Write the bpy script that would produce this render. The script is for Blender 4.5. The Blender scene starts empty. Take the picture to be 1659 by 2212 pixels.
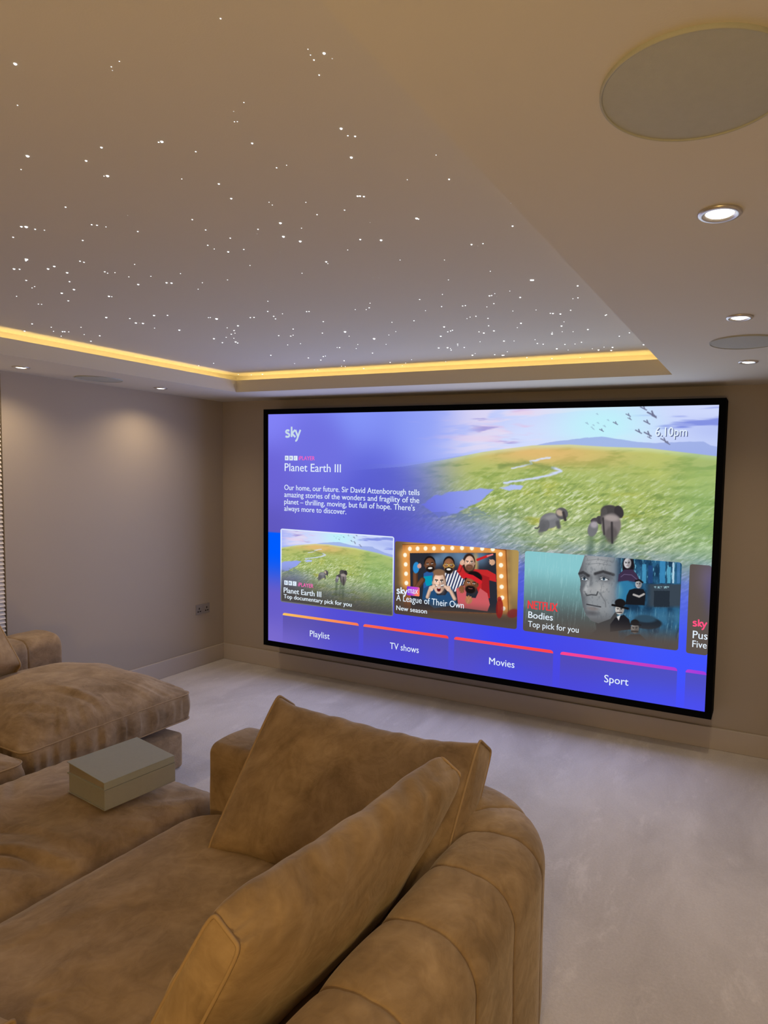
import bpy, bmesh, math, random
import numpy as np
from mathutils import Vector, Matrix, noise as mnoise

scene = bpy.context.scene
COL = scene.collection
PI = math.pi

# ---------------------------------------------------------------- camera
CAM = Vector((4.4478, -4.2722, 1.728))
FOCAL_PX, FRAME_W = 1385.09, 1659.0
cam_data = bpy.data.cameras.new('camera')
cam_data.sensor_fit = 'HORIZONTAL'
cam_data.sensor_width = 36.0
cam_data.lens = FOCAL_PX / FRAME_W * 36.0
cam_data.shift_x = -210.74 / FRAME_W
cam_data.shift_y = 8.71 / FRAME_W
cam_data.clip_start = 0.02
cam = bpy.data.objects.new('camera', cam_data)
COL.objects.link(cam)
_yaw, _pitch, _roll = 0.42151, -0.06738, 0.02272
_f = Vector((-math.sin(_yaw) * math.cos(_pitch), math.cos(_yaw) * math.cos(_pitch), math.sin(_pitch)))
_r = Vector((math.cos(_yaw), math.sin(_yaw), 0))
_u = _r.cross(_f)
_r2 = math.cos(_roll) * _r + math.sin(_roll) * _u
_u2 = -math.sin(_roll) * _r + math.cos(_roll) * _u
cam.matrix_world = Matrix(((_r2.x, _u2.x, -_f.x, CAM.x), (_r2.y, _u2.y, -_f.y, CAM.y), (_r2.z, _u2.z, -_f.z, CAM.z), (0, 0, 0, 1)))
scene.camera = cam

# ---------------------------------------------------------------- view, world
scene.view_settings.view_transform = 'Standard'
scene.view_settings.look = 'None'
scene.view_settings.exposure = 0.0
scene.view_settings.gamma = 1.0
scene.view_settings.use_curve_mapping = False
world = bpy.data.worlds.new('night')
scene.world = world
world.use_nodes = True
world.node_tree.nodes['Background'].inputs[0].default_value = (0.01, 0.012, 0.02, 1)
world.node_tree.nodes['Background'].inputs[1].default_value = 0.2

# ---------------------------------------------------------------- lamps of the room
SOFFIT = 2.30
DOWN_R = [(4.32, -2.765), (4.32, -1.787), (4.32, -0.842)]
DOWN_L = [(0.30, -1.848), (0.30, -0.877)]
DOWN_OFF = [(4.32, -4.70, .5), (4.32, -5.65, .5), (0.30, -2.80, .8), (0.30, -3.76, .25), (0.30, -4.70, .2), (0.30, -5.65, .2)]
SPOT_COL = (1.0, 0.755, 0.47)
SPOT_W = 18.8
def spot(x, y, w=SPOT_W):
    l = bpy.data.lights.new('downlight_beam', 'SPOT')
    l.energy = w; l.color = SPOT_COL; l.spot_size = math.radians(140); l.spot_blend = 1.0
    l.shadow_soft_size = 0.025
    o = bpy.data.objects.new('downlight_beam', l)
    o.location = (x, y, SOFFIT - 0.012)
    COL.objects.link(o)
for x, y in DOWN_R + DOWN_L: spot(x, y)
for x, y, k in DOWN_OFF: spot(x, y, SPOT_W * k)
# warm lamp standing in the back of the room, behind the photographer
l = bpy.data.lights.new('back_lamp', 'POINT'); l.energy = 50; l.color = (1.0, 0.66, 0.24); l.shadow_soft_size = 0.12
o = bpy.data.objects.new('back_lamp', l); o.location = (4.36, -5.15, 1.25); COL.objects.link(o)
# the bright picture on the projection screen lights the room
l = bpy.data.lights.new('screen_light', 'AREA'); l.shape = 'RECTANGLE'; l.size = 3.47; l.size_y = 1.87; l.energy = 27; l.color = (0.58, 0.66, 1.0)
o = bpy.data.objects.new('screen_light', l); o.location = (2.41, -0.182, 1.226); o.rotation_euler = (PI / 2, 0, PI); COL.objects.link(o)
LED_STRENGTH = 10.5
LED_COL = (1.0, 0.72, 0.27)

# ---------------------------------------------------------------- materials
def srgb(r, g, b):
    f = lambda c: (c / 255 / 12.92) if c / 255 <= 0.04045 else ((c / 255 + 0.055) / 1.055) ** 2.4
    return (f(r), f(g), f(b), 1)

def new_mat(name):
    m = bpy.data.materials.new(name); m.use_nodes = True
    nt = m.node_tree
    return m, nt, nt.nodes, nt.links, nt.nodes['Principled BSDF']

def paint(name, col, rough=0.7, spec=0.3, var=0.04, scale=3.0, bump=0.0, bscale=400, metal=0.0):
    m, nt, N, L, P = new_mat(name)
    tc = N.new('ShaderNodeTexCoord'); nz = N.new('ShaderNodeTexNoise')
    nz.inputs['Scale'].default_value = scale; nz.inputs['Detail'].default_value = 4
    L.new(tc.outputs['Object'], nz.inputs['Vector'])
    mx = N.new('ShaderNodeMix'); mx.data_type = 'RGBA'
    a = [c * (1 - var) for c in col[:3]] + [1]; b = [min(1, c * (1 + var)) for c in col[:3]] + [1]
    mx.inputs[6].default_value = a; mx.inputs[7].default_value = b
    L.new(nz.outputs['Fac'], mx.inputs[0]); L.new(mx.outputs[2], P.inputs['Base Color'])
    P.inputs['Roughness'].default_value = rough; P.inputs['Specular IOR Level'].default_value = spec
    P.inputs['Metallic'].default_value = metal
    if bump:
        n2 = N.new('ShaderNodeTexNoise'); n2.inputs['Scale'].default_value = bscale; n2.inputs['Detail'].default_value = 2
        L.new(tc.outputs['Object'], n2.inputs['Vector'])
        bp = N.new('ShaderNodeBump'); bp.inputs['Strength'].default_value = bump; bp.inputs['Distance'].default_value = 0.002
        L.new(n2.outputs['Fac'], bp.inputs['Height']); L.new(bp.outputs['Normal'], P.inputs['Normal'])
    return m

def glow(name, col, strength):
    m, nt, N, L, P = new_mat(name)
    P.inputs['Base Color'].default_value = (0.02, 0.02, 0.02, 1)
    P.inputs['Emission Color'].default_value = tuple(col[:3]) + (1,)
    P.inputs['Emission Strength'].default_value = strength
    return m

def screen_mat(name):
    m, nt, N, L, P = new_mat(name)
    N.remove(P)
    em = N.new('ShaderNodeEmission'); at = N.new('ShaderNodeAttribute'); at.attribute_name = 'picture'
    L.new(at.outputs['Color'], em.inputs['Color'])
    L.new(em.outputs[0], N['Material Output'].inputs['Surface'])
    return m

def suede(name, col, dark, light):
    m, nt, N, L, P = new_mat(name)
    tc = N.new('ShaderNodeTexCoord')
    n1 = N.new('ShaderNodeTexNoise'); n1.inputs['Scale'].default_value = 5.5; n1.inputs['Detail'].default_value = 7; n1.inputs['Roughness'].default_value = 0.62; n1.inputs['Distortion'].default_value = 0.7
    n2 = N.new('ShaderNodeTexNoise'); n2.inputs['Scale'].default_value = 19; n2.inputs['Detail'].default_value = 6; n2.inputs['Distortion'].default_value = 1.2
    n3 = N.new('ShaderNodeTexNoise'); n3.inputs['Scale'].default_value = 900; n3.inputs['Detail'].default_value = 2
    for n in (n1, n2, n3): L.new(tc.outputs['Object'], n.inputs['Vector'])
    ad = N.new('ShaderNodeMath'); ad.operation = 'MULTIPLY_ADD'; ad.inputs[1].default_value = 0.35
    L.new(n2.outputs['Fac'], ad.inputs[0]); L.new(n1.outputs['Fac'], ad.inputs[2])
    cr = N.new('ShaderNodeValToRGB'); L.new(ad.outputs[0], cr.inputs['Fac'])
    e = cr.color_ramp.elements
    e[0].position = 0.50; e[0].color = dark; e[1].position = 0.90; e[1].color = light
    k = e.new(0.68); k.color = col
    L.new(cr.outputs['Color'], P.inputs['Base Color'])
    P.inputs['Roughness'].default_value = 0.85; P.inputs['Specular IOR Level'].default_value = 0.15
    P.inputs['Sheen Weight'].default_value = 0.35; P.inputs['Sheen Roughness'].default_value = 0.45
    P.inputs['Sheen Tint'].default_value = (1.0, 0.85, 0.62, 1)
    bp = N.new('ShaderNodeBump'); bp.inputs['Strength'].default_value = 0.12; bp.inputs['Distance'].default_value = 0.001
    L.new(n3.outputs['Fac'], bp.inputs['Height'])
    b2 = N.new('ShaderNodeBump'); b2.inputs['Strength'].default_value = 0.25; b2.inputs['Distance'].default_value = 0.012
    L.new(n2.outputs['Fac'], b2.inputs['Height']); L.new(bp.outputs['Normal'], b2.inputs['Normal'])
    L.new(b2.outputs['Normal'], P.inputs['Normal'])
    return m

def carpet_mat():
    m, nt, N, L, P = new_mat('plush carpet')
    tc = N.new('ShaderNodeTexCoord')
    mp = N.new('ShaderNodeMapping'); mp.inputs['Rotation'].default_value = (0, 0, 0.5); mp.inputs['Scale'].default_value = (1.6, 0.9, 1)
    L.new(tc.outputs['Object'], mp.inputs['Vector'])
    n1 = N.new('ShaderNodeTexNoise'); n1.inputs['Scale'].default_value = 1.6; n1.inputs['Detail'].default_value = 6; n1.inputs['Roughness'].default_value = 0.6; n1.inputs['Distortion'].default_value = 0.6
    L.new(mp.outputs[0], n1.inputs['Vector'])
    n2 = N.new('ShaderNodeTexNoise'); n2.inputs['Scale'].default_value = 95; n2.inputs['Detail'].default_value = 4; n2.inputs['Roughness'].default_value = 0.7
    n3 = N.new('ShaderNodeTexNoise'); n3.inputs['Scale'].default_value = 420; n3.inputs['Detail'].default_value = 3
    L.new(tc.outputs['Object'], n2.inputs['Vector']); L.new(tc.outputs['Object'], n3.inputs['Vector'])
    a = N.new('ShaderNodeMath'); a.operation = 'MULTIPLY_ADD'; a.inputs[1].default_value = 0.45
    L.new(n2.outputs['Fac'], a.inputs[0]); L.new(n1.outputs['Fac'], a.inputs[2])
    # brushed patches of raised pile
    m2 = N.new('ShaderNodeMapping'); m2.inputs['Scale'].default_value = (2.6, 1.2, 1); L.new(tc.outputs['Object'], m2.inputs['Vector'])
    n4 = N.new('ShaderNodeTexNoise'); n4.inputs['Scale'].default_value = 2.2; n4.inputs['Detail'].default_value = 8; n4.inputs['Roughness'].default_value = 0.78; n4.inputs['Distortion'].default_value = 0.3
    L.new(m2.outputs[0], n4.inputs['Vector'])
    r4 = N.new('ShaderNodeMapRange'); r4.inputs[1].default_value = 0.55; r4.inputs[2].default_value = 0.72; r4.inputs[3].default_value = 0.0; r4.inputs[4].default_value = 0.34
    L.new(n4.outputs['Fac'], r4.inputs[0])
    a2 = N.new('ShaderNodeMath'); a2.operation = 'ADD'; L.new(a.outputs[0], a2.inputs[0]); L.new(r4.outputs[0], a2.inputs[1]); a = a2
    # wedge marks left by the vacuum cleaner, pointing at the screen wall
    sx = N.new('ShaderNodeSeparateXYZ'); L.new(tc.outputs['Object'], sx.inputs[0])
    def mth(op, x, y):
        q = N.new('ShaderNodeMath'); q.operation = op
        for k, val in enumerate((x, y)):
            if isinstance(val, (int, float)): q.inputs[k].default_value = val
            else: L.new(val, q.inputs[k])
        return q.outputs[0]
    fx = mth('ABSOLUTE', mth('SUBTRACT', mth('FRACT', mth('MULTIPLY', sx.outputs[0], 2.3), 0), 0.5), 0)
    depth = mth('SUBTRACT', mth('MULTIPLY', sx.outputs[1], -1.0), 0.12)
    wd = N.new('ShaderNodeMapRange'); wd.inputs[1].default_value = -0.05; wd.inputs[2].default_value = 0.05; L.new(mth('SUBTRACT', mth('MULTIPLY', depth, 0.30), fx), wd.inputs[0])
    fd = N.new('ShaderNodeMapRange'); fd.inputs[1].default_value = 0.1; fd.inputs[2].default_value = 1.1; fd.inputs[3].default_value = 0.13; fd.inputs[4].default_value = 0.0; L.new(depth, fd.inputs[0])
    class _O: pass
    a3 = _O(); a3.outputs = [mth('ADD', a.outputs[0], mth('MULTIPLY', wd.outputs[0], fd.outputs[0]))]; a = a3
    cr = N.new('ShaderNodeValToRGB'); L.new(a.outputs[0], cr.inputs['Fac'])
    e = cr.color_ramp.elements
    e[0].position = 0.45; e[0].color = (0.49, 0.455, 0.43, 1); e[1].position = 0.95; e[1].color = (0.71, 0.67, 0.64, 1)
    L.new(cr.outputs['Color'], P.inputs['Base Color'])
    P.inputs['Roughness'].default_value = 1.0; P.inputs['Specular IOR Level'].default_value = 0.05
    P.inputs['Sheen Weight'].default_value = 0.25; P.inputs['Sheen Roughness'].default_value = 0.6
    b = N.new('ShaderNodeBump'); b.inputs['Strength'].default_value = 0.5; b.inputs['Distance'].default_value = 0.004
    L.new(n3.outputs['Fac'], b.inputs['Height'])
    b2 = N.new('ShaderNodeBump'); b2.inputs['Strength'].default_value = 0.3; b2.inputs['Distance'].default_value = 0.008
    L.new(n2.outputs['Fac'], b2.inputs['Height']); L.new(b.outputs['Normal'], b2.inputs['Normal'])
    L.new(b2.outputs['Normal'], P.inputs['Normal'])
    return m

M = {}
M['wall'] = paint('taupe wall paint', (0.44, 0.385, 0.315), 0.85, 0.2, 0.02, 2, 0.15, 300)
M['ceiling'] = paint('matt ceiling paint', (0.645, 0.605, 0.51), 0.9, 0.15, 0.015, 2, 0.1, 300)
M['skirting'] = paint('satin skirting paint', (0.52, 0.465, 0.405), 0.5, 0.35, 0.02, 2)
M['carpet'] = carpet_mat()
M['suede'] = suede('tan suede', (0.325, 0.229, 0.134, 1), (0.228, 0.156, 0.088, 1), (0.44, 0.322, 0.198, 1))
M['piping'] = paint('suede piping', (0.40, 0.285, 0.165), 0.7, 0.2, 0.08, 30)
M['black'] = paint('black velvet frame', (0.002, 0.002, 0.0025), 0.8, 0.05, 0.1, 20)
M['screen'] = screen_mat('projected picture')
M['trim'] = paint('satin nickel trim', (0.62, 0.58, 0.52), 0.32, 0.5, 0.05, 30, metal=0.75)
M['lens'] = glow('lit lens', (1.0, 0.95, 0.86), 6.0)
M['led'] = glow('warm led tape', LED_COL, LED_STRENGTH)
M['star'] = glow('fibre tip', (0.93, 0.97, 1.0), 2.6)
M['faint'] = glow('faint fibre tip', (0.93, 0.90, 0.86), 0.7)
M['grille'] = paint('speaker cloth grille', (0.46, 0.47, 0.42), 0.9, 0.1, 0.05, 60, 0.3, 1500)
M['plate'] = paint('brushed pewter plate', (0.30, 0.28, 0.275), 0.6, 0.4, 0.05, 60, metal=0.1)
M['pin'] = paint('black plastic', (0.01, 0.01, 0.01), 0.5, 0.3)
M['book'] = paint('grey green book cloth', (0.34, 0.345, 0.32), 0.75, 0.25, 0.05, 60, 0.2, 1500)
M['book2'] = paint('sage book cloth', (0.36, 0.38, 0.35), 0.75, 0.25, 0.05, 60, 0.2, 1500)
M['page'] = paint('page block', (0.42, 0.37, 0.30), 0.9, 0.1, 0.06, 200)
M['slat'] = paint('ivory blind slat', (0.86, 0.81, 0.73), 0.45, 0.3, 0.03, 5)
M['glass'] = paint('dark night glass', (0.01, 0.012, 0.016), 0.05, 0.5)
M['frame'] = paint('white window frame', (0.6, 0.58, 0.55), 0.4, 0.3)

# ---------------------------------------------------------------- helpers
def empty(name, loc, label, cat, group=None):
    o = bpy.data.objects.new(name, None); o.location = loc; o.empty_display_size = 0.1
    COL.objects.link(o); tag(o, label, cat, group); return o
def tag(o, label, cat, group=None):
    o['label'] = label; o['category'] = cat
    if group: o['group'] = group
    return o
def origin(o):
    v = Vector((0, 0, 0))
    while o: v += o.location; o = o.parent
    return v
def link(name, me, mat, parent=None, smooth=False, base=None):
    """mesh in room coordinates -> one object, kept at its parent's (or its own) base point"""
    if mat: me.materials.append(mat)
    o = bpy.data.objects.new(name, me); COL.objects.link(o)
    if parent: o.parent = parent; off = origin(parent)
    else:
        off = Vector(base) if base else Vector((0, 0, 0)); o.location = off
    if off.length: me.transform(Matrix.Translation(-off))
    if smooth:
        me.polygons.foreach_set('use_smooth', [True] * len(me.polygons))
    return o

class MB:
    def __init__(s): s.v = []; s.f = []
    def add(s, v, f):
        n = len(s.v); s.v += [tuple(p) for p in v]; s.f += [tuple(i + n for i in q) for q in f]; return s
    def box(s, a, b):
        (x0, y0, z0), (x1, y1, z1) = a, b
        return s.add([(x0, y0, z0), (x1, y0, z0), (x1, y1, z0), (x0, y1, z0), (x0, y0, z1), (x1, y0, z1), (x1, y1, z1), (x0, y1, z1)],
                     [(3, 2, 1, 0), (4, 5, 6, 7), (0, 1, 5, 4), (1, 2, 6, 5), (2, 3, 7, 6), (3, 0, 4, 7)])
    def quad(s, *p): return s.add(p, [tuple(range(len(p)))])
    def grid(s, rows, close_u=False, close_v=False):
        nv = len(rows); nu = len(rows[0]); f = []
        for j in range(nv if close_v else nv - 1):
            for i in range(nu if close_u else nu - 1):
                a = j * nu + i; b = j * nu + (i + 1) % nu; jn = (j + 1) % nv
                f.append((a, b, jn * nu + (i + 1) % nu, jn * nu + i))
        return s.add([p for r in rows for p in r], f)
    def lathe(s, prof, c, n=48, axis='z'):
        rows = [[(c[0] + r * math.cos(2 * PI * i / n), c[1] + r * math.sin(2 * PI * i / n), c[2] + z) for i in range(n)] for r, z in prof]
        return s.grid(rows, close_u=True)
    def tube(s, pts, r, n=8, closed=True):
        pts = [Vector(p) for p in pts]; rows = []; m = len(pts); prev = None
        for i in range(m):
            t = (pts[(i + 1) % m] - pts[i - 1]) if closed else (pts[min(i + 1, m - 1)] - pts[max(i - 1, 0)])
            t = t.normalized() if t.length > 1e-9 else Vector((1, 0, 0))
            a = t.orthogonal() if prev is None else (prev - t * prev.dot(t))
            a = a.normalized(); prev = a; b = t.cross(a)
            rows.append([pts[i] + r * (math.cos(2 * PI * k / n) * a + math.sin(2 * PI * k / n) * b) for k in range(n)])
        return s.grid(rows, close_u=True, close_v=closed)
    def mesh(s, name):
        me = bpy.data.meshes.new(name); me.from_pydata([tuple(p) for p in s.v], [], s.f); me.validate(); me.update(); return me
    def build(s, name, mat, parent=None, smooth=False, base=None, bevel=0):
        me = s.mesh(name)
        bm = bmesh.new(); bm.from_mesh(me)
        bmesh.ops.recalc_face_normals(bm, faces=bm.faces)
        if bevel:
            bmesh.ops.bevel(bm, geom=[e for e in bm.edges if e.is_manifold and e.calc_face_angle(0) > 0.6], offset=bevel, segments=3, affect='EDGES', profile=0.5)
        bm.to_mesh(me); bm.free()
        return link(name, me, mat, parent, smooth, base)
def structure(o):
    o['kind'] = 'structure'; return o

# ---------------------------------------------------------------- room shell
RW, BACK = 4.62, -6.5                      # right wall x, back wall y; screen wall y = 0, left wall x = 0
TX0, TX1, TY0, TY1 = 0.687, 3.918, -5.6, -0.524   # tray opening
LIP, STAR = SOFFIT + 0.089, 2.44
CV = 0.12                                  # depth of the light cove behind the lip
structure(MB().box((-0.02, BACK - 0.02, -0.06), (RW + 0.02, 0.02, 0)).build('floor', M['carpet']))
structure(MB().box((-0.2, 0, 0), (RW + 0.2, 0.1, 2.6)).build('wall_back', M['wall'])).name = 'wall_front'
structure(MB().box((-0.2, BACK - 0.1, 0), (RW + 0.2, BACK, 2.6)).build('wall_rear', M['wall']))
structure(MB().box((RW, BACK, 0), (RW + 0.1, 0, 2.6)).build('wall_right', M['wall']))
WY0, WY1, WZ0, WZ1 = -3.3, -1.797, 0.25, 2.285
mb = MB()
mb.box((-0.12, WY1, 0), (0, 0, 2.6)); mb.box((-0.12, BACK, 0), (0, WY0, 2.6))
mb.box((-0.12, WY0, 0), (0, WY1, WZ0)); mb.box((-0.12, WY0, WZ1), (0, WY1, 2.6))
structure(mb.build('wall_left', M['wall']))
# ceiling: lowered border, lip, cove and the star panel above
mb = MB()
def ring(z, a, b, up=False):
    (ax0, ay0, ax1, ay1), (bx0, by0, bx1, by1) = a, b
    A = [(ax0, ay0, z), (ax1, ay0, z), (ax1, ay1, z), (ax0, ay1, z)]; B = [(bx0, by0, z), (bx1, by0, z), (bx1, by1, z), (bx0, by1, z)]
    for i in range(4):
        j = (i + 1) % 4; mb.quad(A[i], A[j], B[j], B[i])
def wallring(a, z0, z1):
    x0, y0, x1, y1 = a; A = [(x0, y0), (x1, y0), (x1, y1), (x0, y1)]
    for i in range(4):
        j = (i + 1) % 4; mb.quad((*A[i], z0), (*A[j], z0), (*A[j], z1), (*A[i], z1))
T = (TX0, TY0, TX1, TY1); grow = lambda d: (TX0 - d, TY0 - d, TX1 + d, TY1 + d)
ring(SOFFIT, (0, BACK, RW, 0), T)
wallring(T, SOFFIT, LIP)
ring(LIP, T, grow(0.018)); wallring(grow(0.018), SOFFIT + 0.03, LIP)
ring(SOFFIT + 0.03, grow(0.018), grow(CV)); wallring(grow(CV), SOFFIT + 0.03, STAR)
x0, y0, x1, y1 = grow(CV); mb.quad((x0, y0, STAR), (x1, y0, STAR), (x1, y1, STAR), (x0, y1, STAR))
mb.box((-0.2, BACK - 0.1, 2.55), (RW + 0.2, 0.1, 2.6))
structure(mb.build('ceiling', M['ceiling']))
# skirting boards
HB = 0.141
def skirt(name, a, b): structure(MB().box(a, b).build(name, M['skirting'], bevel=0.004))
skirt('baseboard_front', (0, -0.018, 0), (RW, 0, HB))
skirt('baseboard_left', (0, BACK, 0), (0.018, -0.018, HB))
skirt('baseboard_right', (RW - 0.018, BACK, 0), (RW, -0.018, HB))
# window in the left wall with its blind
w = structure(MB().box((-0.11, WY0, WZ0), (-0.10, WY1, WZ1)).build('window_1', M['glass']))
mb = MB()
for a, b in (((WY0, WZ0), (WY0 + .05, WZ1)), ((WY1 - .05, WZ0), (WY1, WZ1)), ((WY0, WZ0), (WY1, WZ0 + .05)), ((WY0, WZ1 - .05), (WY1, WZ1)), ((-2.57, WZ0), (-2.52, WZ1))):
    mb.box((-0.10, a[0], a[1]), (-0.075, b[0], b[1]))
mb.build('window_frame', M['frame'], w)
bl = empty('venetian_blind', (-0.03, -2.55, WZ0), 'ivory venetian blind of narrow horizontal slats in the window by the left wall', 'blind')
MB().box((-0.042, WY0 + .012, WZ1 - .04), (-0.001, WY1 - .006, WZ1 - .004)).build('head_rail', M['slat'], bl, bevel=.003)
MB().box((-0.036, WY0 + .012, WZ0 + .005), (-0.002, WY1 - .006, WZ0 + .025)).build('bottom_rail', M['slat'], bl, bevel=.003)
z = WZ0 + 0.05
while z < WZ1 - 0.05:
    a = math.radians(58); hw = 0.0135
    dx, dz = hw * math.cos(a), hw * math.sin(a); y0, y1 = WY0 + .015, WY1 - .006; t = .0012
    rows = []
    for k in range(5):
        s = k / 4 * 2 - 1; c = .002 * (1 - s * s)
        rows.append([(-.0095 + s * dx, y0, z - s * dz + c), (-.0095 + s * dx, y1, z - s * dz + c)])
    for k in range(4, -1, -1):
        s = k / 4 * 2 - 1; c = .002 * (1 - s * s) - t
        rows.append([(-.0095 + s * dx, y0, z - s * dz + c), (-.0095 + s * dx, y1, z - s * dz + c)])
    MB().grid(rows, close_v=True).build('slat', M['slat'], bl)
    z += 0.027

# ---------------------------------------------------------------- cove LED tapes
def led(label, a, b):
    tag(MB().box(a, b).build('led_strip', M['led'], base=a), label, 'led strip', 'led strips in the ceiling cove')
ez = SOFFIT + 0.031
led('warm glowing led strip hidden in the cove above the left wall', (TX0 - .075, TY0, ez), (TX0 - .060, TY1, ez + .012))
led('warm glowing led strip hidden in the cove above the big screen', (TX0, TY1 + .060, ez), (TX1, TY1 + .075, ez + .012))
led('warm glowing led strip hidden in the cove on the right side', (TX1 + .060, TY0, ez), (TX1 + .075, TY1, ez + .012))
led('warm glowing led strip hidden in the cove at the rear', (TX0, TY0 - .075, ez), (TX1, TY0 - .060, ez + .012))

# ---------------------------------------------------------------- downlights
def downlight(x, y, label):
    t = empty('downlight', (x, y, SOFFIT), label, 'ceiling light', 'recessed ceiling downlights')
    MB().lathe([(0.046, 0.0), (0.0465, -0.003), (0.043, -0.006), (0.036, -0.0065), (0.030, -0.003), (0.028, 0.004)], (x, y, SOFFIT), 48).build('bezel', M['trim'], t, True)
    MB().lathe([(0.0285, 0.003), (0.027, -0.003), (0.018, -0.006), (0.0005, -0.007)], (x, y, SOFFIT), 40).build('lens', M['lens'], t, True)
downlight(*DOWN_R[0], 'lit round downlight nearest the camera, below the big round speaker in the photo')
downlight(*DOWN_R[1], 'lit round downlight on the right just before the far right speaker')
downlight(*DOWN_R[2], 'lit round downlight on the right beyond the far right speaker, nearest the screen wall')
downlight(*DOWN_L[0], 'lit round downlight over the left wall beside the window blind')
downlight(*DOWN_L[1], 'lit round downlight over the left wall nearest the screen corner')
# ---------------------------------------------------------------- ceiling speakers
def speaker(x, y, label):
    t = empty('ceiling_speaker', (x, y, SOFFIT), label, 'speaker', 'round flush ceiling speakers')
    MB().lathe([(0.1405, 0.0), (0.1405, -0.005), (0.1385, -0.0065), (0.1365, -0.005), (0.1365, 0.0)], (x, y, SOFFIT), 96).build('rim', M['grille'], t, True)
    MB().lathe([(0.1368, -0.0035), (0.10, -0.0052), (0.0005, -0.006)], (x, y, SOFFIT), 96).build('grille', M['grille'], t, True)
speaker(4.320, -3.248, 'large looking round grey-green flush speaker in the near right ceiling')
speaker(4.322, -1.340, 'round flush speaker in the far right ceiling between two downlights')
speaker(0.302, -1.356, 'round flush speaker in the ceiling border over the left wall')

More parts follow.
